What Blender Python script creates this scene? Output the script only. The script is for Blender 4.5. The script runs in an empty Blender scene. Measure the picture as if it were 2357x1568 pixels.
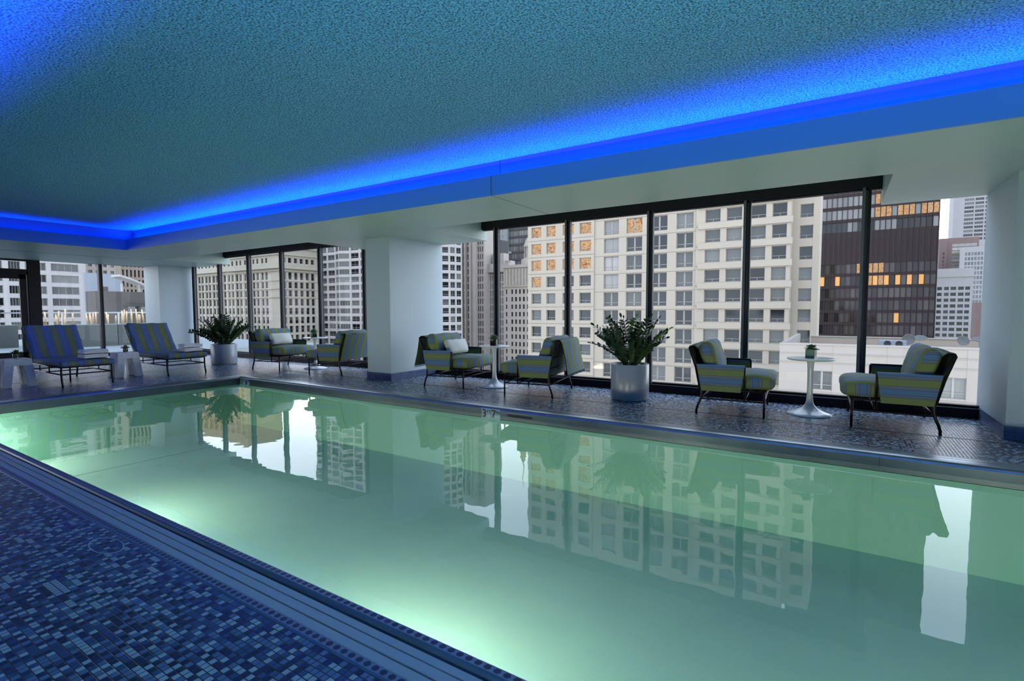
import bpy, bmesh, math, random
from math import sin, cos, pi, radians, sqrt, hypot
from mathutils import Vector, Matrix, noise
random.seed(7)
S = bpy.context.scene
COL = S.collection

# ------------------------------------------------------------------ helpers
def srgb(r, g, b):
    f = lambda c: (c / 255 / 12.92) if c / 255 <= .04045 else ((c / 255 + .055) / 1.055) ** 2.4
    return (f(r), f(g), f(b), 1)

class MB:
    def __init__(s): s.v = []; s.f = []; s.m = []; s.uv = {}
    def add(s, vs, fs, m=0):
        b = len(s.v); s.v += [tuple(v) for v in vs]
        for f in fs: s.f.append(tuple(b + i for i in f)); s.m.append(m)
    def box(s, x0, y0, z0, x1, y1, z1, m=0):
        if x1 < x0: x0, x1 = x1, x0
        if y1 < y0: y0, y1 = y1, y0
        if z1 < z0: z0, z1 = z1, z0
        s.add([(x0,y0,z0),(x1,y0,z0),(x1,y1,z0),(x0,y1,z0),(x0,y0,z1),(x1,y0,z1),(x1,y1,z1),(x0,y1,z1)],
              [(0,3,2,1),(4,5,6,7),(0,1,5,4),(1,2,6,5),(2,3,7,6),(3,0,4,7)], m)
    def hexa(s, lo, hi, m=0):
        """lo, hi: four corners each, counter-clockwise seen from above"""
        s.add(list(lo) + list(hi), [(0,3,2,1),(4,5,6,7),(0,1,5,4),(1,2,6,5),(2,3,7,6),(3,0,4,7)], m)
    def quad(s, a, b, c, d, m=0): s.add([a, b, c, d], [(0,1,2,3)], m)
    def prism(s, pts, z0, z1, m=0):
        n = len(pts)
        s.add([(x,y,z0) for x,y in pts] + [(x,y,z1) for x,y in pts],
              [tuple(range(n-1,-1,-1)), tuple(range(n,2*n))] + [(i,(i+1)%n,n+(i+1)%n,n+i) for i in range(n)], m)
    def tube(s, pts, r, n=8, m=0, flat=1.0):
        pts = [Vector(p) for p in pts]; rs = r if isinstance(r, (list, tuple)) else [r]*len(pts)
        rings = []; up = Vector((0,0,1)); prev = None
        for i, p in enumerate(pts):
            t = (pts[min(i+1,len(pts)-1)] - pts[max(i-1,0)]).normalized()
            if prev is None:
                a = t.cross(up)
                if a.length < .05: a = t.cross(Vector((1,0,0)))
            else:
                a = prev - t * prev.dot(t)
            a.normalize(); b = t.cross(a); prev = a
            rings.append([p + (a*cos(2*pi*k/n) + b*sin(2*pi*k/n)*flat) * rs[i] for k in range(n)])
        vs = [v for rg in rings for v in rg]; fs = []
        for i in range(len(rings)-1):
            for k in range(n):
                fs.append((i*n+k, i*n+(k+1)%n, (i+1)*n+(k+1)%n, (i+1)*n+k))
        fs.append(tuple(range(n-1,-1,-1))); L = (len(rings)-1)*n; fs.append(tuple(L+k for k in range(n)))
        s.add(vs, fs, m)
    def lathe(s, prof, n=40, m=0, c=(0,0,0)):
        vs = []; fs = []
        for (r, z) in prof:
            for k in range(n): vs.append((c[0]+r*cos(2*pi*k/n), c[1]+r*sin(2*pi*k/n), c[2]+z))
        for i in range(len(prof)-1):
            for k in range(n): fs.append((i*n+k, i*n+(k+1)%n, (i+1)*n+(k+1)%n, (i+1)*n+k))
        fs.append(tuple(range(n-1,-1,-1))); L=(len(prof)-1)*n; fs.append(tuple(L+k for k in range(n)))
        s.add(vs, fs, m)
    def build(s, name, mats, parent=None, smooth=False, loc=None, bevel=0, label=None):
        me = bpy.data.meshes.new(name)
        me.from_pydata(s.v, [], s.f)
        for m in (mats if isinstance(mats, (list, tuple)) else [mats]): me.materials.append(m)
        me.polygons.foreach_set('material_index', s.m)
        if smooth: me.polygons.foreach_set('use_smooth', [True]*len(s.f))
        me.update()
        o = bpy.data.objects.new(name, me); COL.objects.link(o)
        if parent: o.parent = parent
        if loc: o.location = loc
        if bevel:
            b = o.modifiers.new('b', 'BEVEL'); b.width = bevel; b.segments = 2; b.limit_method = 'ANGLE'
        if label: o['label'] = label
        return o

def tag(o, label, cat, group=None, kind=None):
    o['label'] = label; o['category'] = cat
    if group: o['group'] = group
    if kind: o['kind'] = kind
    return o
def thing(name, label, cat, loc=(0,0,0), rz=0, group=None):
    o = bpy.data.objects.new(name, None); COL.objects.link(o)
    o.location = loc; o.rotation_euler = (0,0,rz); o.empty_display_size = .1
    return tag(o, label, cat, group)
def struct(o): o['kind'] = 'structure'; return o
def dup(root, loc, rz, label, group=None):
    r = root.copy(); COL.objects.link(r); r.location = loc; r.rotation_euler = (0,0,rz)
    r['label'] = label
    if group: r['group'] = group
    for ch in list(root.children):
        c = ch.copy(); COL.objects.link(c); c.parent = r
        for g in list(ch.children):
            d = g.copy(); COL.objects.link(d); d.parent = c
    return r

# ------------------------------------------------------------------ materials
def newmat(name):
    m = bpy.data.materials.new(name); m.use_nodes = True
    nt = m.node_tree; nt.nodes.clear()
    out = nt.nodes.new('ShaderNodeOutputMaterial')
    return m, nt, out
def N(nt, t, **kw):
    n = nt.nodes.new('ShaderNode' + t)
    for k, v in kw.items():
        if k in n.inputs.keys(): n.inputs[k].default_value = v
        else: setattr(n, k, v)
    return n
def L(nt, a, b): nt.links.new(a, b)
def math_(nt, op, a, b=None, c=None):
    n = nt.nodes.new('ShaderNodeMath'); n.operation = op
    for i, v in enumerate((a, b, c)):
        if v is None: continue
        if isinstance(v, (int, float)): n.inputs[i].default_value = v
        else: nt.links.new(v, n.inputs[i])
    return n.outputs[0]
def ramp(nt, fac, stops, interp='LINEAR'):
    r = nt.nodes.new('ShaderNodeValToRGB'); r.color_ramp.interpolation = interp
    el = r.color_ramp.elements
    while len(el) < len(stops): el.new(.5)
    for e, (p, c) in zip(el, stops): e.position = p; e.color = c
    nt.links.new(fac, r.inputs[0]); return r.outputs[0]
def simple(name, col, rough=.5, metal=0, spec=.5, noise_amt=0, nscale=20, bump=0, bscale=200, emit=None, es=0):
    m, nt, out = newmat(name)
    p = N(nt, 'BsdfPrincipled'); p.inputs['Base Color'].default_value = col
    p.inputs['Roughness'].default_value = rough; p.inputs['Metallic'].default_value = metal
    p.inputs['Specular IOR Level'].default_value = spec
    if noise_amt:
        tc = N(nt, 'TexCoord'); ns = N(nt, 'TexNoise'); ns.inputs['Scale'].default_value = nscale; ns.inputs['Detail'].default_value = 4
        L(nt, tc.outputs['Object'], ns.inputs['Vector'])
        d = lambda k: tuple(min(1, max(0, c*k)) for c in col[:3]) + (1,)
        L(nt, ramp(nt, ns.outputs['Fac'], [(.3, d(1-noise_amt)), (.7, d(1+noise_amt))]), p.inputs['Base Color'])
    if bump:
        tc = N(nt, 'TexCoord'); ns = N(nt, 'TexNoise'); ns.inputs['Scale'].default_value = bscale
        L(nt, tc.outputs['Object'], ns.inputs['Vector'])
        b = N(nt, 'Bump'); b.inputs['Strength'].default_value = bump; b.inputs['Distance'].default_value = .01
        L(nt, ns.outputs['Fac'], b.inputs['Height']); L(nt, b.outputs[0], p.inputs['Normal'])
    if emit:
        p.inputs['Emission Color'].default_value = emit; p.inputs['Emission Strength'].default_value = es
    L(nt, p.outputs[0], out.inputs[0]); return m

def tile_mat(name, pitch, cols, grout, rough=.28, axes='xy', gw=.07, spec=.5):
    m, nt, out = newmat(name)
    tc = N(nt, 'TexCoord'); sp = N(nt, 'SeparateXYZ'); L(nt, tc.outputs['Object'], sp.inputs[0])
    if axes == 'xy': a, b = sp.outputs[0], sp.outputs[1]
    else: a, b = math_(nt, 'ADD', sp.outputs[0], sp.outputs[1]), sp.outputs[2]
    u = math_(nt, 'DIVIDE', a, pitch); v = math_(nt, 'DIVIDE', b, pitch)
    fu = math_(nt, 'FLOOR', u); fv = math_(nt, 'FLOOR', v)
    cb = N(nt, 'CombineXYZ'); L(nt, fu, cb.inputs[0]); L(nt, fv, cb.inputs[1])
    wn = N(nt, 'TexWhiteNoise'); wn.noise_dimensions = '3D'; L(nt, cb.outputs[0], wn.inputs['Vector'])
    col = ramp(nt, wn.outputs['Value'], cols, 'CONSTANT')
    ru = math_(nt, 'ABSOLUTE', math_(nt, 'SUBTRACT', math_(nt, 'FRACT', u), .5))
    rv = math_(nt, 'ABSOLUTE', math_(nt, 'SUBTRACT', math_(nt, 'FRACT', v), .5))
    mx = math_(nt, 'MAXIMUM', ru, rv)
    g = math_(nt, 'GREATER_THAN', mx, .5 - gw)
    mixc = N(nt, 'Mix'); mixc.data_type = 'RGBA'
    L(nt, g, mixc.inputs[0]); L(nt, col, mixc.inputs[6]); mixc.inputs[7].default_value = grout
    p = N(nt, 'BsdfPrincipled'); L(nt, mixc.outputs[2], p.inputs['Base Color'])
    p.inputs['Specular IOR Level'].default_value = spec
    rr = math_(nt, 'MULTIPLY_ADD', g, .4, rough); L(nt, rr, p.inputs['Roughness'])
    # slight individual tilt of each tile plus sunk grout
    bp = N(nt, 'Bump'); bp.inputs['Strength'].default_value = .5; bp.inputs['Distance'].default_value = .002
    sm = N(nt, 'MapRange'); sm.inputs[1].default_value = .5-gw*1.6; sm.inputs[2].default_value = .5-gw*.7
    sm.inputs[3].default_value = 1; sm.inputs[4].default_value = 0; L(nt, mx, sm.inputs[0])
    L(nt, sm.outputs[0], bp.inputs['Height']); L(nt, bp.outputs[0], p.inputs['Normal'])
    L(nt, p.outputs[0], out.inputs[0]); return m

M = {}
M['mosaic'] = tile_mat('mosaic', .0292, [(0, srgb(26,40,70)), (.28, srgb(54,78,112)), (.52, srgb(88,114,146)), (.74, srgb(160,186,202))], srgb(12,17,28), rough=.26)
M['basetile'] = tile_mat('base_tile', .075, [(0, srgb(70,86,120)), (.5, srgb(80,96,130))], srgb(50,60,84), rough=.3, axes='xz', gw=.03)
M['wall'] = simple('column_paint', srgb(156,174,182), .55, noise_amt=.02, nscale=2, bump=.08, bscale=140)
M['soffit'] = simple('soffit_paint', srgb(158,180,172), .42, noise_amt=.03, nscale=1.2, bump=.03, bscale=90)
M['darkwall'] = simple('room_paint', srgb(84,104,124), .7)
M['joint'] = simple('joint_line', srgb(45,55,58), .8)
M['frame'] = simple('window_frame_dark', srgb(16,19,25), .55, spec=.25)
M['frame_grey'] = simple('window_frame_grey', srgb(84,90,96), .5, spec=.3)  # lighter grey for mullion faces and the sill edge
M['steel'] = simple('stainless', srgb(120,132,140), .3, metal=.85, noise_amt=.08, nscale=6)
M['steel_dark'] = simple('stainless_wall', srgb(62,76,84), .35, metal=.6, noise_amt=.15, nscale=3)
M['black'] = simple('black_gap', srgb(8,10,14), .6)
M['grate'] = simple('gutter_grating', srgb(172,186,204), .5, metal=.2, noise_amt=.05, nscale=250)
M['bronze'] = simple('bronze_metal', srgb(30,24,24), .35, metal=.6)
M['white_plastic'] = simple('white_lacquer', srgb(205,212,216), .18)
M['planter'] = simple('planter_lacquer', srgb(140,150,160), .25)
M['pebble'] = simple('white_pebbles', srgb(215,215,210), .5, noise_amt=.15, nscale=60)
M['concrete'] = simple('cast_concrete', srgb(222,224,226), .75, noise_amt=.1, nscale=18, bump=.15, bscale=60)
M['towel'] = simple('white_towel', srgb(226,230,238), .95, bump=.6, bscale=260)
M['pillow'] = simple('white_canvas', srgb(190,196,192), 1., spec=.05, bump=.2, bscale=300)
M['leaf'] = simple('glossy_leaf', srgb(30,56,24), .42, spec=.3, noise_amt=.5, nscale=9)
M['leaf_new'] = simple('young_leaf', srgb(86,120,20), .3, noise_amt=.25, nscale=9)
M['stem'] = simple('plant_stem', srgb(52,66,30), .5)
M['succ'] = simple('succulent_leaf', srgb(62,92,44), .4, noise_amt=.4, nscale=30)
M['succ_brown'] = simple('succulent_leaf_tan', srgb(120,110,50), .5, noise_amt=.4, nscale=30)
M['potgreen'] = simple('green_pot', srgb(70,112,88), .25, noise_amt=.1, nscale=25)
M['soil'] = simple('soil', srgb(60,50,40), .9)
M['marker'] = simple('marker_tile', srgb(112,150,170), .3)
M['ink'] = simple('marker_black', srgb(10,12,16), .5)

def tex_ceiling():
    m, nt, out = newmat('textured_ceiling')
    tc = N(nt, 'TexCoord')
    n1 = N(nt, 'TexNoise'); n1.inputs['Scale'].default_value = 70; n1.inputs['Detail'].default_value = 3; n1.inputs['Roughness'].default_value = .6
    L(nt, tc.outputs['Object'], n1.inputs['Vector'])
    n2 = N(nt, 'TexNoise'); n2.inputs['Scale'].default_value = 1.1; L(nt, tc.outputs['Object'], n2.inputs['Vector'])
    p = N(nt, 'BsdfPrincipled'); p.inputs['Roughness'].default_value = .8
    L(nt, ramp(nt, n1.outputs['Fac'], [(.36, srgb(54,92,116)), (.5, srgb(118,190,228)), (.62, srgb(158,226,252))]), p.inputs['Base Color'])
    b = N(nt, 'Bump'); b.inputs['Strength'].default_value = 1; b.inputs['Distance'].default_value = .03
    L(nt, n1.outputs['Fac'], b.inputs['Height'])
    L(nt, b.outputs[0], p.inputs['Normal'])
    L(nt, p.outputs[0], out.inputs[0]); return m
M['ceiling'] = tex_ceiling()

def stripe_mat(name, axis, period=.235, shift=0., dark=.8, side=(0, 1.)):
    """woven awning stripes, green and blue between grey bands with thin dark lines"""
    m, nt, out = newmat(name)
    tc = N(nt, 'TexCoord'); sp = N(nt, 'SeparateXYZ'); L(nt, tc.outputs['Object'], sp.inputs[0])
    co_ = sp.outputs[axis]
    if axis == 1:      # the boxing at both ends carries the stripes the other way
        sn = N(nt, 'SeparateXYZ'); L(nt, tc.outputs['Normal'], sn.inputs[0])
        e = math_(nt, 'GREATER_THAN', math_(nt, 'ABSOLUTE', sn.outputs[1]), .72)
        alt = math_(nt, 'ADD', math_(nt, 'MULTIPLY', sp.outputs[0], side[0]), math_(nt, 'MULTIPLY', sp.outputs[2], side[1]))
        co_ = math_(nt, 'ADD', math_(nt, 'MULTIPLY', alt, e), math_(nt, 'MULTIPLY', co_, math_(nt, 'SUBTRACT', 1., e)))
    u = math_(nt, 'FRACT', math_(nt, 'ADD', math_(nt, 'DIVIDE', co_, period), 10 + shift))
    d = lambda r,g,b: tuple(c*dark for c in srgb(r,g,b)[:3]) + (1,)
    G, B, Y, K = d(122,136,76), d(92,124,158), d(122,130,142), d(50,60,84)
    c = ramp(nt, u, [(0,G),(.24,G),(.245,K),(.262,Y),(.31,K),(.325,Y),(.39,K),(.408,B),(.68,B),(.685,K),(.705,Y),(.76,K),(.775,Y),(.85,K),(.868,G)], 'CONSTANT')
    p = N(nt, 'BsdfPrincipled'); L(nt, c, p.inputs['Base Color']); p.inputs['Roughness'].default_value = .85
    p.inputs['Specular IOR Level'].default_value = .2
    ns = N(nt, 'TexNoise'); ns.inputs['Scale'].default_value = 9; ns.inputs['Detail'].default_value = 3; L(nt, tc.outputs['Object'], ns.inputs['Vector'])
    b = N(nt, 'Bump'); b.inputs['Strength'].default_value = .35; b.inputs['Distance'].default_value = .03
    L(nt, ns.outputs['Fac'], b.inputs['Height']); L(nt, b.outputs[0], p.inputs['Normal'])
    L(nt, p.outputs[0], out.inputs[0]); return m
M['stripe_y'] = stripe_mat('striped_fabric_lengthwise', 1)
M['stripe_seat'] = stripe_mat('striped_fabric_seat', 1, side=(1., 0))
M['stripe_z'] = stripe_mat('striped_fabric_crosswise', 2, .21, .45)

def glass_mat(name, tint=(.97,.985,1,1), ior=1.45, k=1.0):
    m, nt, out = newmat(name)
    t = N(nt, 'BsdfTransparent'); t.inputs[0].default_value = tint
    g = N(nt, 'BsdfGlossy'); g.inputs['Roughness'].default_value = 0.0
    fr = N(nt, 'Fresnel'); fr.inputs['IOR'].default_value = ior
    mx = N(nt, 'MixShader'); L(nt, math_(nt, 'MULTIPLY', fr.outputs[0], k), mx.inputs[0])
    L(nt, t.outputs[0], mx.inputs[1]); L(nt, g.outputs[0], mx.inputs[2]); L(nt, mx.outputs[0], out.inputs[0]); return m
M['glass'] = glass_mat('window_glass', k=.25)
M['bowl'] = glass_mat('bowl_glass', (.8,.88,.86,1), 1.5, 1.6)

def water_mat():
    m, nt, out = newmat('pool_water')
    t = N(nt, 'BsdfTransparent'); t.inputs[0].default_value = (.88,.97,.95,1)
    g = N(nt, 'BsdfGlossy'); g.inputs['Roughness'].default_value = 0.0; g.inputs[0].default_value = (.95,1,1,1)
    tc = N(nt, 'TexCoord'); mp = N(nt, 'Mapping'); L(nt, tc.outputs['Object'], mp.inputs['Vector'])
    ns = N(nt, 'TexNoise'); ns.inputs['Scale'].default_value = 1.6; ns.inputs['Detail'].default_value = 3; ns.inputs['Roughness'].default_value = .45
    L(nt, mp.outputs[0], ns.inputs['Vector'])
    b = N(nt, 'Bump'); b.inputs['Strength'].default_value = .12; b.inputs['Distance'].default_value = .02
    L(nt, ns.outputs['Fac'], b.inputs['Height'])
    fr = N(nt, 'Fresnel'); fr.inputs['IOR'].default_value = 1.36
    L(nt, b.outputs[0], fr.inputs['Normal']); L(nt, b.outputs[0], g.inputs['Normal'])
    mx = N(nt, 'MixShader'); L(nt, math_(nt, 'MINIMUM', math_(nt, 'MULTIPLY', fr.outputs[0], .88), 1.), mx.inputs[0])
    L(nt, t.outputs[0], mx.inputs[1]); L(nt, g.outputs[0], mx.inputs[2]); L(nt, mx.outputs[0], out.inputs[0]); return m
M['water'] = water_mat()
M['poolfloor'] = simple('pool_shell', srgb(158,214,200), .8, noise_amt=.04, nscale=1.5)
M['poolwall'] = simple('pool_wall', srgb(100,160,145), .6)
M['poolline'] = simple('pool_joint', srgb(136,184,174), .8)
M['covewall'] = simple('cove_paint', srgb(92,108,126), .7, spec=.2)
M['lip'] = simple('lip_glow_tint', srgb(62,136,226), .5)  # blue cove light painted into the lip's base colour

# city materials
KC = .37
def csc(c): return tuple(v*KC for v in c[:3]) + (1,)
def stone(name, col, var=.05, sc=.3, vert=0):
    return simple(name, csc(col), .85, noise_amt=var, nscale=sc, spec=.2)
def city_glass(name, stops, refl=.18, gold=0):
    """window panes, each its own tone: shades drawn, dark rooms, sky reflections painted pale; gold paints a sunset glow"""
    m, nt, out = newmat(name)
    oi = N(nt, 'ObjectInfo'); ge = N(nt, 'NewGeometry')
    r = math_(nt, 'FRACT', math_(nt, 'ADD', oi.outputs['Random'], ge.outputs['Random Per Island']))
    c = ramp(nt, r, [(p, csc(q)) for p, q in stops])
    d = N(nt, 'BsdfDiffuse'); L(nt, c, d.inputs[0])
    g = N(nt, 'BsdfGlossy'); g.inputs['Roughness'].default_value = .08; g.inputs[0].default_value = (.13,.145,.16,1)
    mx = N(nt, 'MixShader'); mx.inputs[0].default_value = refl
    L(nt, d.outputs[0], mx.inputs[1]); L(nt, g.outputs[0], mx.inputs[2])
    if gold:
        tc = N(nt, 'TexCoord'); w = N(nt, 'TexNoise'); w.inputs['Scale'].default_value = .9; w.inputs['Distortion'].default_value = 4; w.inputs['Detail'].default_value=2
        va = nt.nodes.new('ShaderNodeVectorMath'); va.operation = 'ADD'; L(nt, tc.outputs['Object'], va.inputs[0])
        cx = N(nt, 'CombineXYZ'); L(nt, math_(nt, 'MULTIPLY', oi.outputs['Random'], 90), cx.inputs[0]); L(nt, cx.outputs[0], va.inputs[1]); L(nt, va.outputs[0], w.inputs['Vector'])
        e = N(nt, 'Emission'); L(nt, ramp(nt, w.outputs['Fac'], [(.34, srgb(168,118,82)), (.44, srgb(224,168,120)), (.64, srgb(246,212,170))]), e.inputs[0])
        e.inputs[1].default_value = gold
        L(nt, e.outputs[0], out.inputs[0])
    else: L(nt, mx.outputs[0], out.inputs[0])
    return m
GS = [(0, srgb(20,22,24)), (.25, srgb(50,56,58)), (.42, srgb(118,124,120)), (.58, srgb(48,54,58)), (.8, srgb(150,156,152)), (.9, srgb(90,96,98)), (1, srgb(30,32,34))]
M['cg'] = city_glass('far_window_glass', GS, .16)
M['cg_dark'] = city_glass('far_window_glass_dark', [(0, srgb(22,24,28)), (.5, srgb(52,54,58)), (1, srgb(84,84,88))], .12)
M['cg_blue'] = city_glass('far_window_glass_blue', [(0, srgb(60,72,88)), (.5, srgb(110,126,142)), (1, srgb(160,172,184))], .3)
M['cg_pale'] = city_glass('far_window_glass_pale', [(0, srgb(150,150,150)), (.5, srgb(186,186,186)), (1, srgb(214,212,208))], .2)
M['cg_brown'] = city_glass('far_window_glass_brown', [(0, srgb(44,38,40)), (.35, srgb(90,80,78)), (.7, srgb(134,126,120)), (1, srgb(60,50,48))], .1)
M['cg_gold'] = city_glass('painted_sunset_glass', GS, .1, gold=.8)  # sunset reflection painted as glowing colour
M['cg_painted_refl'] = city_glass('painted_reflection_glass', [(0, srgb(180,170,160)), (.5, srgb(230,226,220)), (.8, srgb(214,186,150)), (1, srgb(150,160,170))], .4)  # pale and amber reflections painted as pane tones
M['cg_lamp'] = simple('lit_room_window', srgb(150,110,60), .5, emit=srgb(235,170,90), es=.7)
M['wframe'] = simple('far_window_frame', csc(srgb(176,172,172)), .6)
M['wframe_d'] = simple('far_window_frame_dark', srgb(58,50,50), .6)
M['beige'] = stone('beige_precast', srgb(214,205,188), .03, .2)
M['groove'] = stone('precast_joint', srgb(150,144,134), .03, .2)  # darker joint lines at each floor
M['beige2'] = stone('warm_precast', srgb(206,192,176), .03, .2)
M['ivory'] = stone('ivory_terracotta', srgb(222,218,200), .06, .5)
M['white_con'] = stone('white_concrete', srgb(222,222,222), .03, .3)
M['white_warm'] = stone('warm_white_concrete', srgb(228,224,220), .03, .3)
M['low_white'] = stone('panelled_concrete', srgb(198,192,184), .03, .3)
M['ribstone'] = stone('grey_limestone', srgb(226,216,206), .05, .4)
M['limestone'] = stone('carved_limestone', srgb(226,216,202), .07, .5)
M['bronze_tower'] = stone('bronze_curtain_wall', srgb(84,72,72), .05, .3)
M['bronze_band'] = stone('bronze_louvre_band', srgb(92,82,84), .05, .4)
M['silver'] = stone('silver_cladding', srgb(178,184,186), .05, .3)
M['brownstone'] = stone('brown_cladding', srgb(168,146,140), .05, .3)
M['palegrey'] = stone('pale_grey_cladding', srgb(206,206,208), .04, .3)
M['bluegrey'] = stone('blue_grey_cladding', srgb(176,188,202), .04, .3)
M['darkgrey'] = stone('dark_grey_cladding', srgb(104,104,104), .12, .5)
M['golden'] = stone('sunlight_tint_stone', srgb(236,200,150), .05, .3)  # warm sunlight put into the stone colour
M['dishgrey'] = stone('dish_grey', srgb(130,132,134), .1, 2)
M['street'] = stone('bounce_pavement', srgb(226,222,218), .2, .05)  # kept pale to bounce skylight up onto soffit and ceiling
M['deck'] = stone('terrace_paving', srgb(170,184,186), .03, 1)
M['tplanter'] = stone('terrace_planter_concrete', srgb(126,136,134), .12, 1.2)
M['birch'] = simple('peeled_birch', srgb(196,168,134), .7, noise_amt=.3, nscale=14)
M['juniper'] = simple('juniper_green', srgb(54,74,46), .8, noise_amt=.5, nscale=6)
M['car_red'] = simple('car_red', srgb(150,30,24), .3)
M['car_dark'] = simple('car_dark', srgb(40,42,48), .3)
M['car_white'] = simple('car_white', srgb(210,210,210), .3)
M['tail'] = simple('tail_lamp', srgb(160,20,10), .4, emit=srgb(255,60,40), es=6)
M['head'] = simple('head_lamp', srgb(220,210,190), .4, emit=srgb(255,230,190), es=8)

# ------------------------------------------------------------------ dimensions
ZS = 2.76          # soffit
ZL = 3.0           # lip top
ZC = 3.23          # textured ceiling
ZN = 3.13          # window notch head
YL, YW = 5.23, 5.43       # lip face, cove wall
XL, XW = -13.87, -14.07
YN, YG = 6.70, 8.45       # notch front, glass line
XG = -18.75               # left glazing
XR, YB = 9.0, -3.2        # right wall, back wall
ZWAT = -.11
PX0, PX1, PY0, PY1 = -10.40, 6.0, 1.542, 5.82
YLn, YWn = .70, .50       # near lip
XLr, XWr = 6.6, 6.8

# ------------------------------------------------------------------ room shell
def build_shell():
    # deck: opening is pool + its steel surround
    m = MB()
    m.box(XG, 6.10, -.3, XR, YG+.1, 0)
    m.box(XG, YB, -.3, XR, 1.255, 0)
    m.box(XG, 1.255, -.3, -10.68, 6.10, 0)
    m.box(6.30, 1.255, -.3, XR, 6.10, 0)
    struct(m.build('floor', M['mosaic']))
    # textured ceiling + cove walls
    m = MB(); m.box(XW, YWn, ZC, XWr, YW, ZC+.1)
    struct(m.build('ceiling', M['ceiling']))
    m = MB()
    m.box(XW-.1, YW, ZS+.02, XWr+.1, YW+.1, ZC+.1); m.box(XW-.1, YWn-.1, ZS+.02, XWr+.1, YWn, ZC+.1)
    m.box(XW-.1, YWn, ZS+.02, XW, YW, ZC+.1); m.box(XWr, YWn, ZS+.02, XWr+.1, YW, ZC+.1)
    struct(m.build('trim_1', M['covewall'], label='smooth upright band at the back of the blue light cove'))
    # upright lip of the light trough
    m = MB(); t = .03
    m.box(XL-t, YL, ZS, XLr+t, YL+t, ZL); m.box(XL-t, YLn-t, ZS, XLr+t, YLn, ZL)
    m.box(XL-t, YLn, ZS, XL, YL, ZL); m.box(XLr, YLn, ZS, XLr+t, YL, ZL)
    struct(m.build('trim_2', M['lip'], label='upright lip of the light cove'))
    # flat soffit, with recesses in front of the window bays
    m = MB(); z1 = ZS+.02
    m.box(XG, YL+t, ZS, XR, YN, z1); m.box(XG, YB, ZS, XR, YLn-t, z1)
    m.box(XG, YLn-t, ZS, XL-t, YL+t, z1); m.box(XLr+t, YLn-t, ZS, XR, YL+t, z1)
    for a, b in NOTCH_SOLID: m.box(a, YN, ZS, b, YG+.12, ZN+.1)
    struct(m.build('ceiling_soffit', M['soffit'], label='flat painted soffit round the raised ceiling'))
    m = MB()
    for a, b in NOTCH: m.box(a, YN, ZN, b, YG+.12, ZN+.1)
    for a, b in NOTCH: m.box(a, YN-.02, z1-.001, b, YN, ZN+.1)
    struct(m.build('ceiling_recess', M['wall']))
    # joint lines and air slots
    m = MB(); w = .004
    m.box(-3.645-w, YL-.002, ZS, -3.645+w, YL, ZL); m.box(-3.645-w, YL, ZS-.001, -3.645+w, YN, ZS)
    m.box(-3.645-w, YW-.002, ZL, -3.645+w, YW, ZC)
    struct(m.build('trim_3', M['joint'], label='thin joint line across the soffit'))
    m = MB(); m.box(-16.15, -1, ZS-.002, -16.12, 6.15, ZS); m.box(-15.95, 6.42, ZS-.002, -15.9, 6.6, ZS)
    struct(m.build('trim_4', M['black'], label='narrow dark air slot in the soffit'))
    # unseen sides of the room
    m = MB(); m.box(XG-.1, YB-.1, -.3, XR+.1, YB, ZS+.6); struct(m.build('wall_back', M['darkwall']))
    m = MB(); m.box(XR, YB, -.3, XR+.1, YG+.1, ZS+.6); struct(m.build('wall_right', M['darkwall']))
    # roof slab that closes the space above the soffit
    m = MB(); m.box(XG-.3, YB-.1, ZC+.12, XR+.1, YG+.3, ZC+.3); struct(m.build('roof_slab', M['darkwall']))
    # columns with a tiled base
    k = 0
    for (x0, x1, y0) in ((-7.92, -7.27, 7.03), (1.486, 2.15, 7.23), (XG+.05, -17.72, 7.5)):
        k += 1
        m = MB(); m.box(x0, y0, .14, x1, YG+.12, ZS+.01)
        c = struct(m.build('column', M['wall']))
        m = MB(); m.box(x0-.012, y0-.012, 0, x1+.012, YG-.06, .14); m.box(x0-.02, y0-.02, 0, x1+.02, YG-.06, .012)
        struct(m.build('baseboard_column', M['basetile']))
NOTCH = [(-15.62, -9.26), (-6.07, .42), (3.2, 8.6)]
NOTCH_SOLID = [(XG-.1, -15.62), (-9.26, -6.07), (.42, 3.2), (8.6, XR)]
build_shell()

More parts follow.
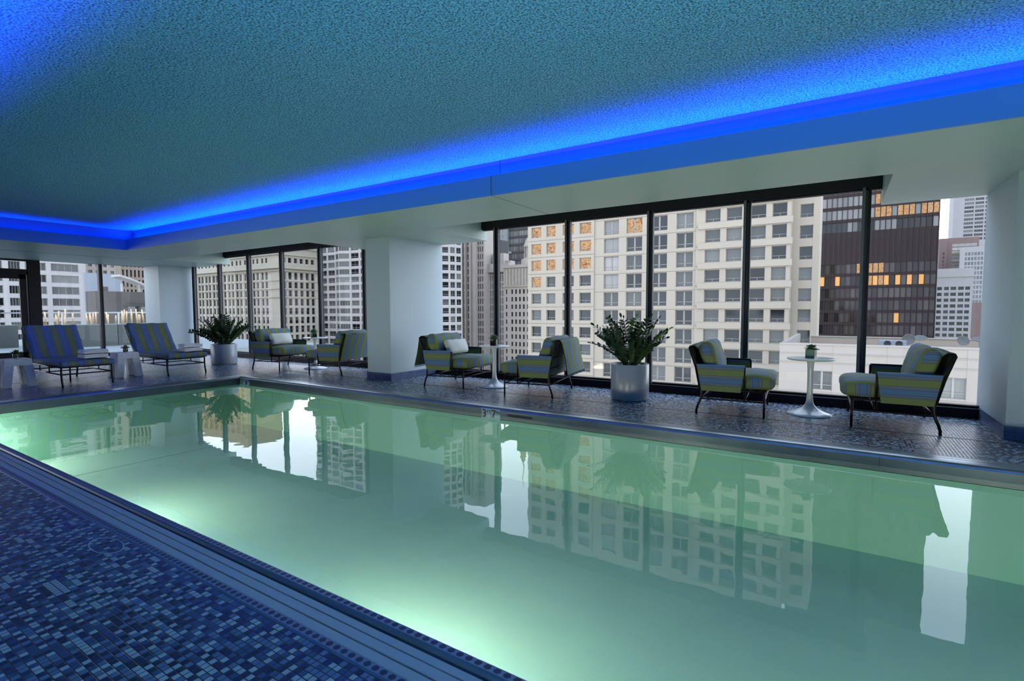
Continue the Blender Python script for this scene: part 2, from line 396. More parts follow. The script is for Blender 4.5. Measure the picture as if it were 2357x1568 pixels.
# ------------------------------------------------------------------ glazing
def window_bay(n, xs, x0, x1, notch):
    """one run of glass along the long side: sill curb, posts, head, one pane per bay"""
    root = bpy.data.objects.new('window_%d' % n, None); COL.objects.link(root); root['kind'] = 'structure'
    m = MB()
    m.box(x0, YG-.10, 0, x1, YG+.10, .125); m.box(x0, YG-.04, .125, x1, YG+.06, .155)
    na, nb = notch
    a, b = max(x0, na), min(x1, nb)
    m.box(a, YG-.09, 2.97, b, YG+.08, ZN)
    m.box(a, YG-.05, 2.945, b, YG+.05, 2.97)
    for (p, q) in ((x0, na), (nb, x1)):
        if q > p: m.box(p+.02, YG-.02, ZS+.012, q-.02, YG+.05, ZS+.1)
    m.build('window_frame', M['frame'], root)
    m = MB(); m.box(x0, YG-.105, .118, x1, YG-.098, .124); m.build('window_sill', M['frame_grey'], root)
    for x in xs:
        top = 2.97 if na < x < nb else ZS
        m = MB(); m.box(x-.05, YG-.10, .125, x-.012, YG+.03, top); m.box(x+.016, YG-.10, .125, x+.045, YG-.01, top)
        m.box(x-.012, YG-.05, .125, x+.016, YG+.02, top, 1); m.box(x+.045, YG-.075, .125, x+.05, YG-.045, top, 1)
        m.box(x-.052, YG-.104, .125, x-.016, YG-.10, top, 1)
        m.build('mullion', [M['frame'], M['frame_grey']], root)
    es = [x0] + list(xs) + [x1]
    for a, b in zip(es[:-1], es[1:]):
        top = ZN if na < (a+b)/2 < nb else ZS
        g = MB(); g.quad((a, YG, .14), (b, YG, .14), (b, YG, 3.0), (a, YG, 3.0))
        g.build('window_pane', M['glass'], root)
window_bay(1, [-17.42, -15.9, -14.33, -12.76, -11.14, -9.5], -17.72, -7.92, NOTCH[0])
window_bay(2, [-5.72, -4.16, -2.66, -1.2, .256], -7.27, 1.486, NOTCH[1])
window_bay(3, [3.8, 5.4, 7.0], 2.15, XR, NOTCH[2])

def left_wall():
    root = bpy.data.objects.new('window_4', None); COL.objects.link(root); root['kind'] = 'structure'
    m = MB()
    m.box(XG-.05, 4.97, 0, XG+.06, 8.0, .1); m.box(XG-.05, YB, 0, XG+.06, 3.2, .1)
    m.box(XG-.07, 4.72, 0, XG+.07, 4.98, ZS); m.box(XG-.07, 3.1, 0, XG+.07, 3.3, ZS)
    for y in (6.36, 1.6, 0, -1.6): m.box(XG-.08, y-.045, .1, XG+.06, y+.045, ZS)
    m.box(XG-.05, YB, ZS+.0, XG+.05, 8, ZS+.05)
    m.build('window_frame', M['frame'], root)
    m = MB(); m.box(XG+.062, 6.33, .1, XG+.066, 6.345, ZS); m.build('mullion', M['frame_grey'], root)
    for a, b in ((4.97, 6.36), (6.36, 8.0), (YB, -1.6), (-1.6, 0), (0, 1.6), (1.6, 3.2)):
        g = MB(); g.quad((XG, a, .05), (XG, b, .05), (XG, b, ZS), (XG, a, ZS)); g.build('window_pane', M['glass'], root)
    d = bpy.data.objects.new('door_1', None); COL.objects.link(d); d['kind'] = 'structure'
    m = MB(); y0, y1 = 3.3, 4.72
    m.box(XG-.06, y0, 2.36, XG+.06, y1, 2.5)                       # transom bar
    m.box(XG-.06, y1-.02, 0, XG+.06, y1, ZS); m.box(XG-.06, y0, ZS-.04, XG+.06, y1, ZS)
    m.build('door_frame', M['frame'], d)
    m = MB()
    m.box(XG-.03, y1-.17, .02, XG+.03, y1-.03, 2.36); m.box(XG-.03, y0, .02, XG+.03, y0+.12, 2.36)
    m.box(XG-.03, y0, 2.24, XG+.03, y1-.03, 2.36); m.box(XG-.03, y0, .02, XG+.03, y1-.03, .25)
    m.build('door_leaf', M['frame'], d)
    m = MB(); m.tube([(XG+.05, y0+.2, .9), (XG+.09, y0+.2, .95), (XG+.09, y0+.2, 1.25), (XG+.05, y0+.2, 1.3)], .012)
    m.build('door_handle', M['steel'], d)
    g = MB(); g.quad((XG, y0, .2), (XG, y1-.1, .2), (XG, y1-.1, 2.3), (XG, y0, 2.3)); g.quad((XG, y0, 2.5), (XG, y1, 2.5), (XG, y1, ZS), (XG, y0, ZS))
    g.build('door_pane', M['glass'], d)
left_wall()

# ------------------------------------------------------------------ pool
def build_pool():
    D = -.11-.85
    m = MB(); m.box(PX0-.3, PY0-.3, D-.1, PX1+.3, PY1+.3, D)
    struct(m.build('floor_pool', M['poolfloor']))
    m = MB()
    for (a, b, c, d) in ((PX0-.28, PY0-.2, PX1+.28, PY0), (PX0-.28, PY1, PX1+.28, PY1+.2), (PX0-.2, PY0, PX0, PY1), (PX1, PY0, PX1+.2, PY1)):
        m.box(a, b, D, c, d, ZWAT-.05)
    struct(m.build('wall_pool', M['poolwall']))
    # ledge and floor joints seen through the water
    m = MB(); m.box(PX0+1.4, PY0, D, PX0+1.42, PY1, D+.004)
    struct(m.build('trim_5', M['poolline'], label='faint joint line on the pool floor'))
    w = MB(); w.quad((PX0-.001, PY0-.001, ZWAT), (PX1+.001, PY0-.001, ZWAT), (PX1+.001, PY1+.001, ZWAT), (PX0-.001, PY1+.001, ZWAT))
    o = w.build('pool_water', M['water']); tag(o, 'still pale green water filling the long pool', 'water', kind='stuff')
    # far steel edge, with grooves on top and an upright face to the water
    root = thing('pool_edge', 'dark stainless steel pool edge with depth numbers, along the window side', 'pool edge', (0,0,0))
    prof = [(6.10, -.02), (6.085, -.02), (6.085, .004), (6.03, .008), (6.028, .002), (6.02, .002), (6.018, .010), (5.96, .010), (5.958, .003), (5.95, .003), (5.948, .010), (5.885, .008), (5.85, .002), (5.828, -.01), (5.82, -.03), (5.82, -.155), (5.86, -.155), (6.10, -.155)]
    m = MB(); n = len(prof); xa, xb = -10.68, PX1+.28
    vs = [(xa + max(0, (6.10-y)) , y, z) for y, z in prof] + [(xb, y, z) for y, z in prof]
    m.add(vs, [(i, i+1, n+i+1, n+i) for i in range(n-1)])
    for i in range(n-1):
        pass
    m.m = [(1 if i == 14 else 0) for i in range(n-1)]
    m.build('rail', [M['steel'], M['steel_dark']], root, smooth=False)
    m = MB(); m.box(-10.3, 6.085, -.02, xb, 6.10, .001); m.build('gap_strip', M['black'], root)
    def digits(x, z, txt, sup, cell, parent):
        mk = MB(); h = cell; y = 5.818
        mk.box(x, y, z-h, x+h, y+.004, z); t = mk.build('number_tile', M['marker'], parent)
        for s_, size, dx, dz in ((txt, h*.92, .03, .80), (sup, h*.36, .56, .40)):
            cu = bpy.data.curves.new('numeral', 'FONT'); cu.body = s_; cu.size = size*1.12; cu.extrude = .0008; cu.offset = .0035 if s_ == txt else .001
            tmp = bpy.data.objects.new('tmp', cu); COL.objects.link(tmp); bpy.context.view_layer.update()
            me = bpy.data.meshes.new_from_object(tmp.evaluated_get(bpy.context.evaluated_depsgraph_get()))
            bpy.data.objects.remove(tmp); me.materials.clear(); me.materials.append(M['ink'])
            ob = bpy.data.objects.new('numeral', me); COL.objects.link(ob)
            ob.location = (x + h*dx, y-.001, z - h*dz); ob.rotation_euler = (pi/2, 0, 0); ob.parent = t
    digits(-4.235, -.022, '3', 'FT', .155, root); digits(-4.075, -.022, '7', 'IN', .155, root)
    digits(-10.36, -.02, '3', 'FT', .155, root); digits(-10.2, -.02, '6', 'IN', .155, root)
    m = MB()
    for i in range(20): m.box(-3.80+i*.02, 5.815, -.10, -3.789+i*.02, 5.822, -.065)
    m.build('inlet_grille', M['black'], root)
    for x in (-8.1, .35, 3.5):
        m = MB(); m.box(x-.002, 5.817, -.11, x+.002, 5.821, -.02); m.build('joint', M['black'], root)
    # left edge
    root = thing('pool_edge', 'brownish stainless steel pool edge along the end with the loungers', 'pool edge', (0,0,0))
    prof2 = [(-10.68, -.02), (-10.672, -.02), (-10.67, .006), (-10.60, .010), (-10.52, .008), (-10.44, .002), (-10.408, -.01), (-10.40, -.03), (-10.40, -.155), (-10.68, -.155)]
    n = len(prof2)
    def ymax(x): return 6.10 - (x + 10.68)
    m = MB(); vs = [(x, 1.255, z) for x, z in prof2] + [(x, ymax(x), z) for x, z in prof2]
    m.add(vs, [(i, n+i, n+i+1, i+1) for i in range(n-1)])
    m.m = [(1 if i == 7 else 0) for i in range(n-1)]
    m.build('rail', [M['steel'], M['steel_dark']], root)
    root = thing('pool_edge', 'steel pool edge at the far right end of the pool', 'pool edge', (0,0,0))
    m = MB(); m.box(PX1+.29, 1.255, -.155, PX1+.30, 6.10, .006); m.build('rail', M['steel'], root)
    # near edge: perforated lip, gutter, three grating boards, perforated strip
    root = thing('gutter_edge', 'overflow gutter with honeycomb steel lips and blue-grey grating boards, beside the foreground tiles', 'gutter', (0,0,0))
    xa, xb = -10.40, PX1+.28
    def strip(name, prof, mats, mi=None):
        m = MB(); n = len(prof)
        m.add([(xa, y, z) for y, z in prof] + [(xb, y, z) for y, z in prof], [(i, i+1, n+i+1, n+i) for i in range(n-1)])
        if mi: m.m = mi
        return m.build(name, mats, root)
    strip('lip', [(1.542, -.155), (1.542, -.004), (1.538, .002), (1.50, .004), (1.488, .001), (1.478, -.008), (1.472, -.05), (1.40, -.06)], [M['hexsteel'], M['steel_b'], M['black']], [1, 1, 0, 1, 1, 1, 2])
    for (a, b) in ((1.458, 1.419), (1.413, 1.366), (1.358, 1.312)):
        m = MB(); m.box(xa, b, -.03, -4.0, a, -.002); m.box(-3.995, b, -.03, xb, a, -.002); m.build('grating_board', M['grate'], root, bevel=.002)
    m = MB(); m.box(xa, 1.30, -.08, xb, 1.475, -.05); m.build('gutter_channel', M['black'], root)
    strip('honeycomb_strip', [(1.309, -.03), (1.309, .001), (1.306, .003), (1.268, .003), (1.258, 0), (1.250, -.01)], [M['hexsteel'], M['steel_b']], [1, 1, 0, 1, 1])

def hex_mat():
    m, nt, out = newmat('honeycomb_steel')
    tc = N(nt, 'TexCoord'); sp = N(nt, 'SeparateXYZ'); L(nt, tc.outputs['Object'], sp.inputs[0])
    P = .0443
    fx = math_(nt, 'SUBTRACT', math_(nt, 'FRACT', math_(nt, 'DIVIDE', sp.outputs[0], P)), .5)
    x = math_(nt, 'ABSOLUTE', math_(nt, 'MULTIPLY', fx, P))
    # two strips share the pattern: centre lines at y 1.519 and 1.287
    y1 = math_(nt, 'ABSOLUTE', math_(nt, 'SUBTRACT', sp.outputs[1], 1.5195))
    y2 = math_(nt, 'ABSOLUTE', math_(nt, 'SUBTRACT', sp.outputs[1], 1.287))
    y = math_(nt, 'MINIMUM', y1, y2)
    a = math_(nt, 'LESS_THAN', y, .0135)
    b = math_(nt, 'LESS_THAN', math_(nt, 'ADD', math_(nt, 'MULTIPLY', y, .5), math_(nt, 'MULTIPLY', x, .866)), .0145)
    h = math_(nt, 'MULTIPLY', a, b)
    mixc = N(nt, 'Mix'); mixc.data_type = 'RGBA'; L(nt, h, mixc.inputs[0])
    mixc.inputs[6].default_value = srgb(120,138,160); mixc.inputs[7].default_value = srgb(44,52,66)
    p = N(nt, 'BsdfPrincipled'); L(nt, mixc.outputs[2], p.inputs['Base Color']); p.inputs['Roughness'].default_value = .45; p.inputs['Metallic'].default_value = .4
    L(nt, p.outputs[0], out.inputs[0]); return m
M['hexsteel'] = hex_mat()
M['steel_b'] = simple('gutter_steel', srgb(98,112,132), .35, metal=.5)
build_pool()

def drain(name, pts, label):
    (x0, y0), (x1, y1) = pts
    r = thing(name, label, 'drain', (0,0,0))
    m = MB(); m.box(x0, y0, .0005, x1, y1, .003); m.build('grate_frame', M['slot'], r)
def slot_mat():
    m, nt, out = newmat('slotted_steel')
    tc = N(nt, 'TexCoord'); sp = N(nt, 'SeparateXYZ'); L(nt, tc.outputs['Object'], sp.inputs[0])
    a = math_(nt, 'ADD', sp.outputs[0], sp.outputs[1])
    f = math_(nt, 'GREATER_THAN', math_(nt, 'FRACT', math_(nt, 'DIVIDE', a, .032)), .42)
    mixc = N(nt, 'Mix'); mixc.data_type = 'RGBA'; L(nt, f, mixc.inputs[0])
    mixc.inputs[6].default_value = srgb(120,126,130); mixc.inputs[7].default_value = srgb(10,12,16)
    p = N(nt, 'BsdfPrincipled'); L(nt, mixc.outputs[2], p.inputs['Base Color']); p.inputs['Roughness'].default_value = .4
    L(nt, p.outputs[0], out.inputs[0]); return m
M['slot'] = slot_mat()
drain('floor_drain', ((-13.0, 6.985), (XR-.3, 7.03)), 'slim slotted drain line in the mosaic along the window side')
drain('floor_drain', ((-13.045, -2), (-13.0, 7.03)), 'slim slotted drain line in the mosaic under the loungers')
def ring():
    m = MB(); n = 48; cx, cy = -3.53, 1.165; vs = []; fs = []
    for k in range(n):
        a = 2*pi*k/n; c, s = cos(a), sin(a)
        for r in (.082, .075): vs.append((cx + r*1.9*c, cy + r*.85*s, .0015))
    for k in range(n): fs.append((2*k, (2*k+2) % (2*n), (2*k+3) % (2*n), 2*k+1))
    m.add(vs, fs); o = m.build('access_cover', M['grate']); tag(o, 'thin oval cover outline set flush in the foreground mosaic', 'cover')
ring()

# ------------------------------------------------------------------ furniture
def rbox(m, cx, cy, cz, w, d, h, r, puff=0., n=10, rot=None, wr=0., seed=0, mi=0):
    """soft rounded block: w along x, d along y, h along z; puff swells the two big faces (z)"""
    idx = {}; vs = []; fs = []
    def P(u, v, t):   # -1..1 cube -> rounded box
        x, y, z = u*w/2, v*d/2, t*h/2
        ix, iy, iz = max(w/2-r, 0), max(d/2-r, 0), max(h/2-r, 0)
        q = Vector((max(-ix, min(ix, x)), max(-iy, min(iy, y)), max(-iz, min(iz, z)))); dd = Vector((x, y, z)) - q
        if dd.length > 1e-9: q = q + dd.normalized() * r
        q.z += (1 if t > 0 else -1) * puff * (1-u*u) * (1-v*v) * abs(t)
        if wr:
            nn = noise.noise_vector(Vector((x*7+seed, y*7, z*7))); q += nn * wr
        return q
    def vid(u, v, t):
        k = (round(u, 4), round(v, 4), round(t, 4))
        if k not in idx:
            idx[k] = len(vs); q = P(u, v, t)
            if rot is not None: q = rot @ q
            vs.append((q.x+cx, q.y+cy, q.z+cz))
        return idx[k]
    # denser near edges
    g = [-1, -.97, -.9] + [-.8 + 1.6*i/(n-1) for i in range(n)] + [.9, .97, 1]
    K = len(g)-1
    for i in range(K):
        for j in range(K):
            a, b, c, d_ = g[i], g[i+1], g[j], g[j+1]
            fs.append((vid(a,c,1), vid(b,c,1), vid(b,d_,1), vid(a,d_,1))); fs.append((vid(a,c,-1), vid(a,d_,-1), vid(b,d_,-1), vid(b,c,-1)))
            fs.append((vid(1,a,c), vid(1,b,c), vid(1,b,d_), vid(1,a,d_))); fs.append((vid(-1,a,c), vid(-1,a,d_), vid(-1,b,d_), vid(-1,b,c)))
            fs.append((vid(a,1,c), vid(a,1,d_), vid(b,1,d_), vid(b,1,c))); fs.append((vid(a,-1,c), vid(b,-1,c), vid(b,-1,d_), vid(a,-1,d_)))
    m.add(vs, fs, mi)

def sheet(m, pts, y0, y1, th, ny=10, sag=0, mi=0):
    """thin cloth swept along y following the (x,z) polyline"""
    n = len(pts)
    for side in (0, 1):
        vs = []
        for j in range(ny+1):
            y = y0 + (y1-y0)*j/ny
            for (x, z) in pts:
                nn = noise.noise(Vector((x*4, y*5, z*4))) * sag
                vs.append((x + nn + (th if side else 0), y, z))
        fs = []
        for j in range(ny):
            for i in range(n-1):
                q = (j*n+i, j*n+i+1, (j+1)*n+i+1, (j+1)*n+i)
                fs.append(q if side else q[::-1])
        m.add(vs, fs, mi)

def armchair(label, loc, rz, cover='flush'):
    """faces +x; the front feet stand at x = 0"""
    t = thing('lounge_chair', label, 'armchair', loc, rz, 'striped lounge chairs along the windows')
    W = .54; r = .014; br = M['bronze']
    for s in (-1, 1):
        y = s*W
        m = MB(); m.tube([(0, y, 0), (0, y, .338)], r); m.build('leg', br, t, smooth=True)
        m = MB(); m.tube([(-.80, y, 0), (-.797, y, .05), (-.78, y, .11), (-.755, y, .17), (-.742, y, .23), (-.738, y, .31), (-.755, y, .42), (-.80, y, .63), (-.895, y, .87)], r*1.1)
        m.build('leg', br, t, smooth=True)
        m = MB(); m.tube([(-.225, y, .2), (-.225, y, .63), (-.26, y, .64), (-.80, y, .64)], r*.9); m.build('arm_frame', br, t, smooth=True)
        # cloth arm panel hanging outside the arm
        m = MB(); yo = y + s*.018
        lo = [(-.27, yo, .305), (-.735, yo, .305)]; hi = [(-.225, yo+s*.02, .648), (-.80, yo+s*.02, .648)]
        nx, nz = 8, 8; vs = []
        for k in range(nz+1):
            for i in range(nx+1):
                a = Vector(lo[0]).lerp(Vector(lo[1]), i/nx); b = Vector(hi[0]).lerp(Vector(hi[1]), i/nx); q = a.lerp(b, k/nz)
                q.y += s*(.012*sin(pi*k/nz) + .006*noise.noise(Vector((q.x*9, 3.1*s, q.z*6)))); vs.append(q)
        fs = [(k*(nx+1)+i, k*(nx+1)+i+1, (k+1)*(nx+1)+i+1, (k+1)*(nx+1)+i) for k in range(nz) for i in range(nx)]
        m.add(vs, fs); m.add([(q.x, q.y - s*.03, q.z) for q in vs], [f[::-1] for f in fs])
        m.add([(-.225, yo+s*.02, .648), (-.80, yo+s*.02, .648), (-.80, yo-s*.035, .652), (-.225, yo-s*.035, .652)], [(0,1,2,3)])
        m.build('arm_panel', M['stripe_z'], t, smooth=True)
    m = MB()
    for z in (.2,):
        m.tube([(0, -W, z), (0, W, z)], .009); m.tube([(-.745, -W, z), (-.745, W, z)], .009); m.tube([(-.225, -W, z), (-.225, W, z)], .008)
        for s in (-1, 1): m.tube([(0, s*W, z), (-.745, s*W, z)], .011)
    m.build('stretcher', br, t, smooth=True)
    m = MB()
    for s in (-1, 1): m.tube([(0, s*W, .33), (-.74, s*W, .33)], .011)
    m.tube([(0, -W, .333), (0, W, .333)], .012); m.tube([(-.74, -W, .33), (-.74, W, .33)], .011)
    for i in range(12): m.tube([(-.06 - .055*i, -W, .315), (-.06-.055*i, W, .315)], .005, 5)
    m.build('seat_frame', br, t, smooth=True)
    m = MB(); m.tube([(-.80, -W, .62), (-.80, W, .62)], .009); m.tube([(-.895, -W, .865), (-.895, W, .865)], .012); m.tube([(-.76, -W, .45), (-.76, W, .45)], .008)
    m.build('back_frame', br, t, smooth=True)
    m = MB(); rbox(m, -.255, 0, .435, .74, 1.03, .17, .07, .03, wr=.012, seed=1); m.build('seat_cushion', M['stripe_seat'], t, smooth=True)
    R = Matrix.Rotation(radians(-107), 3, 'Y')
    m = MB(); rbox(m, -.665, 0, .71, .46, 1.0, .17, .075, .035, rot=R, wr=.02, seed=5); m.build('back_cushion', M['stripe_y'], t, smooth=True)
    m = MB()
    if cover == 'flush':
        sheet(m, [(-.79, .84), (-.84, .885), (-.90, .885), (-.915, .85), (-.83, .60), (-.77, .31)], -.53, .53, .012, 12, .01)
    else:
        sheet(m, [(-.76, .86), (-.84, .90), (-.905, .90), (-.935, .86), (-.985, .60), (-1.03, .36)], -.50, .50, .012, 14, .025)
        for i in range(40):
            y = -.49 + .98*i/39; x = -1.035 + noise.noise(Vector((-1.03*4, y*5, .36*4)))*.025
            m.tube([(x+.006, y, .362), (x-.006+.01*random.random(), y+.006*random.random(), .325)], .006, 4)
    m.build('back_cover', M['stripe_y'], t, smooth=True)
    if cover == 'flared':
        m = MB(); sheet(m, [(-.775, .80), (-.755, .6), (-.745, .40), (-.74, .33)], -.50, .50, .012, 10, .01); m.build('back_sling', M['stripe_y'], t, smooth=True)
    return t

chairs = [
 ('striped lounge chair with a white pillow, beside the planter near the loungers', (-10.78, 7.42, 0), radians(12), 'flush'),
 ('striped lounge chair with its striped back to the wide blue-grey middle column', (-9.62, 7.32, 0), radians(180+16), 'flush'),
 ('striped lounge chair with a white pillow and hanging back throw, right beside the middle column', (-5.52, 7.48, 0), radians(8), 'flared'),
 ('striped lounge chair with a fringed throw over its back, just left of the large planter', (-4.58, 7.32, 0), radians(190), 'flared'),
 ('striped lounge chair facing right, between the large planter and the near white pedestal table', (-.80, 7.53, 0), radians(4), 'flush'),
 ('striped lounge chair facing left, next to the right-hand column, nearest of all', (.135, 7.59, 0), radians(181), 'flush')]
protos = {}
for lab, loc, rz, cv in chairs:
    if cv not in protos: protos[cv] = armchair(lab, loc, rz, cv)
    else: dup(protos[cv], loc, rz, lab)

def lumbar(loc, rz, label):
    m = MB(); R = Matrix.Rotation(radians(-112), 3, 'Y')
    rbox(m, 0, 0, 0, .27, .62, .10, .05, .035, rot=R, wr=.01, seed=3)
    o = m.build('throw_pillow', M['pillow'], smooth=True); o.location = loc; o.rotation_euler = (0, 0, rz)
    tag(o, label, 'pillow', 'white lumbar pillows')
def place_local(loc, rz, p):
    return (loc[0] + cos(rz)*p[0] - sin(rz)*p[1], loc[1] + sin(rz)*p[0] + cos(rz)*p[1], loc[2] + p[2])
lumbar(place_local(chairs[0][1], chairs[0][2], (-.42, -.05, .70)), chairs[0][2], 'white lumbar pillow on the lounge chair next to the farther planter')
lumbar(place_local(chairs[2][1], chairs[2][2], (-.42, -.05, .70)), chairs[2][2]+radians(-4), 'white lumbar pillow on the lounge chair beside the middle column')

def chaise(label, loc, rz=0):
    t = thing('chaise_lounge', label, 'lounger', loc, rz, 'striped chaise lounges at the end of the pool')
    W = .375; br = M['bronze']
    for s in (-1, 1):
        m = MB(); m.tube([(.04, s*W, 0), (.035, s*W, .04), (.012, s*W, .10), (0, s*W, .17), (-.005, s*W, .25), (0, s*W, .35)], .016); m.build('leg', br, t, smooth=True)
        m = MB(); m.tube([(-1.75, s*W, 0), (-1.74, s*W, .06), (-1.70, s*W, .15), (-1.70, s*W, .35)], .016); m.build('leg', br, t, smooth=True)
    m = MB(); m.tube([(-.85, .0, 0), (-.85, .0, .33)], .014); m.build('leg', br, t, smooth=True)
    m = MB()
    for z, x1 in ((.345, -1.72), (.22, -1.70)):
        for s in (-1, 1): m.tube([(0, s*W, z), (x1, s*W, z)], .012)
        m.tube([(0, -W, z), (0, W, z)], .012); m.tube([(x1, -W, z), (x1, W, z)], .012); m.tube([(-.85, -W, z), (-.85, W, z)], .010)
    for s in (-.5, .5): m.tube([(0, s*W, .34), (-1.7, s*W, .34)], .007)
    for x in (-.6, -1.1):
        for s in (-1, 1): m.tube([(x, s*W, .22), (x, s*W, .34)], .010)
    m.build('frame', br, t, smooth=True)
    m = MB()
    for s in (-1, 1): m.tube([(-1.38, s*W, .37), (-1.86, s*W, 1.03)], .012)
    m.tube([(-1.86, -W, 1.03), (-1.86, W, 1.03)], .012)
    m.build('backrest_frame', br, t, smooth=True)
    m = MB(); rbox(m, -.62, 0, .408, 1.46, .82, .105, .045, .012, n=12, wr=.01, seed=2); m.build('seat_cushion', M['stripe_seat'], t, smooth=True)
    R = Matrix.Rotation(radians(-126), 3, 'Y')
    m = MB(); rbox(m, -1.57, 0, .74, .80, .84, .11, .045, .012, n=12, rot=R, wr=.018, seed=8); m.build('back_cushion', M['stripe_y'], t, smooth=True)
    m = MB(); 
    for i in range(46):
        q = R @ Vector((-.38 + .76*i/45, -.425, .0)); m.tube([(-1.57+q.x, q.y, .74+q.z), (-1.57+q.x-.012, q.y-.018, .74+q.z-.01)], .006, 4)
    m.build('fringe', M['stripe_y'], t)
    return t
c1 = chaise('striped chaise lounge with two folded towels, between the two white arched stools', (-11.68, 3.70, 0))
dup(c1, (-11.80, 5.46, 0), 0, 'striped chaise lounge with two folded towels, nearest the left column')
dup(c1, (-11.62, 2.08, 0), 0, 'striped chaise lounge mostly out of view at the left edge')

def towel(loc, rz, label):
    m = MB(); n = 5
    rbox(m, 0, 0, .022, .27, .40, .042, .02, .004, n=6, wr=.006, seed=random.random()*9)
    rbox(m, 0, 0, .058, .265, .39, .034, .016, .004, n=6, wr=.006, seed=random.random()*9)
    o = m.build('folded_towel', M['towel'], smooth=True); o.location = loc; o.rotation_euler = (0,0,rz)
    tag(o, label, 'towel', 'folded white towels on the loungers')
for (x, y, where) in ((-11.86, 3.86, 'chaise lounge between the two stools'), (-11.98, 5.64, 'chaise lounge nearest the left column')):
    towel((x, y, .478), radians(4), 'folded white towel on the %s, lower of its pair' % where)
    towel((x-.004, y+.004, .566), radians(2), 'folded white towel on the %s, upper of its pair' % where)

def tulip(label, loc):
    m = MB(); t = thing('pedestal_table', label, 'table', loc, 0, 'white pedestal side tables')
    m.lathe([(.262, 0), (.264, .008), (.255, .018), (.20, .036), (.13, .062), (.08, .095), (.052, .135), (.04, .18), (.035, .25), (.034, .45), (.036, .60), (.042, .68), (.06, .70)], 48)
    m.build('pedestal', M['white_plastic'], t, smooth=True)
    m = MB(); m.lathe([(.06, .699), (.20, .704), (.255, .708), (.272, .716), (.275, .726), (.268, .734), (.24, .736), (.001, .736)], 48)
    m.build('table_top', M['white_plastic'], t, smooth=True)
    return t
t1 = tulip('round white pedestal table between the two nearest lounge chairs', (-.30, 7.60, 0))
dup(t1, (-5.14, 7.45, 0), 0, 'round white pedestal table between the two lounge chairs with hanging throws')
dup(t1, (-10.36, 7.62, 0), 0, 'round white pedestal table between the two farthest lounge chairs')

def stool(label, loc):
    """square top on four splayed slab legs, with an arch cut in each side"""
    t = thing('side_stool', label, 'stool', loc, 0, 'white arched side stools')
    h, zt = .50, .38; a, b = .185, .235; w = .145
    m = MB(); f = lambda z: b + (a-b)*z/h
    m.hexa([(-f(zt),-f(zt),zt),(f(zt),-f(zt),zt),(f(zt),f(zt),zt),(-f(zt),f(zt),zt)], [(-a,-a,h),(a,-a,h),(a,a,h),(-a,a,h)])
    m.build('stool_top', M['concrete'], t, bevel=.006)
    for sx in (-1, 1):
        for sy in (-1, 1):
            m = MB(); lo, hi = [], []
            for q, z, ww in ((lo, 0, .12), (hi, zt+.002, .135)):
                o = f(z); i = o - ww
                pts = [(sx*i, sy*i, z), (sx*o, sy*i, z), (sx*o, sy*o, z), (sx*i, sy*o, z)]
                if sx*sy < 0: pts = [pts[0], pts[3], pts[2], pts[1]]
                q += pts
            m.hexa(lo, hi); m.build('leg', M['concrete'], t, bevel=.005)
    return t
s1 = stool('white arched side stool at the left edge, holding a small glass of flowers', (-12.56, 2.93, 0))
dup(s1, (-12.56, 4.62, 0), 0, 'white arched side stool between the two chaise lounges')

def succulent(loc, label, leaves=26, r=.07, mat='succ', pot='cube', seed=0, potmat=None, ph=.11):
    rnd = random.Random(seed)
    t = thing('succulent_pot', label, 'plant', loc, rnd.uniform(-.3, .3))
    if pot == 'cube':
        m = MB(); w = .052
        for a in ((-w,-w,w,-w+.004), (-w,w-.004,w,w), (-w,-w,-w+.004,w), (w-.004,-w,w,w)): m.box(a[0], a[1], 0, a[2], a[3], ph)
        m.box(-w, -w, 0, w, w, .006); m.build('pot', potmat or M['bowl'], t)
        m = MB(); m.box(-w+.006, -w+.006, .008, w-.006, w-.006, ph*.72); m.build('soil', M['soil'], t)
    else:
        m = MB(); m.lathe([(.03, 0), (.042, .01), (.045, .05), (.042, .08), (.039, .08), (.04, .05), (.035, .012), (.001, .012)], 20); m.build('pot', potmat or M['bowl'], t, smooth=True)
        m = MB(); m.lathe([(.034, .014), (.037, .045), (.001, .05)], 16); m.build('soil', M['soil'], t); ph = .075
    m = MB()
    for k in range(leaves):
        a = k*2.399; e = radians(15 + 65*(k/leaves)) ; ln = r*(1.15 - .45*k/leaves)*rnd.uniform(.8, 1.15)
        base = Vector((0, 0, ph*.85 + .03*(k/leaves))); d = Vector((cos(a)*cos(e), sin(a)*cos(e), sin(e))); sd = Vector((-sin(a), cos(a), 0)); up = d.cross(sd)*-1
        ring = []
        for (u, wd, lift) in ((0, .25, 0), (.4, .8, -.05), (.75, 1, 0), (1, .1, .12)):
            c = base + d*ln*u + up*ln*lift
            ring += [c + sd*wd*ln*.24, c + up*wd*ln*.08, c - sd*wd*ln*.24, c - up*wd*ln*.08]
        m.add(ring, [(4*i+j, 4*i+(j+1) % 4, 4*i+4+(j+1) % 4, 4*i+4+j) for i in range(3) for j in range(4)])
    m.tube([(0, 0, ph*.6), (0, 0, ph*.95)], .012)
    m.build('rosette', M[mat], t, smooth=True)
    return t
succulent((-.30, 7.58, .736), 'green rosette succulent in a square green pot on the nearest pedestal table', 34, .085, seed=1, potmat=M['potgreen'])
succulent((-5.14, 7.44, .736), 'bushy succulent in a square glass bowl on the table left of the large planter', 44, .095, seed=2)
succulent((-10.38, 7.60, .736), 'upright green succulent in a square glass bowl on the farthest pedestal table', 26, .11, seed=3)
succulent((-12.56, 2.95, .50), 'dark leafy posy in a small round glass on the stool at the left edge', 20, .10, pot='round', seed=4)
succulent((-12.56, 4.64, .50), 'tan and green posy in a small round glass on the stool between the chaises', 24, .085, mat='succ_brown', pot='round', seed=5)

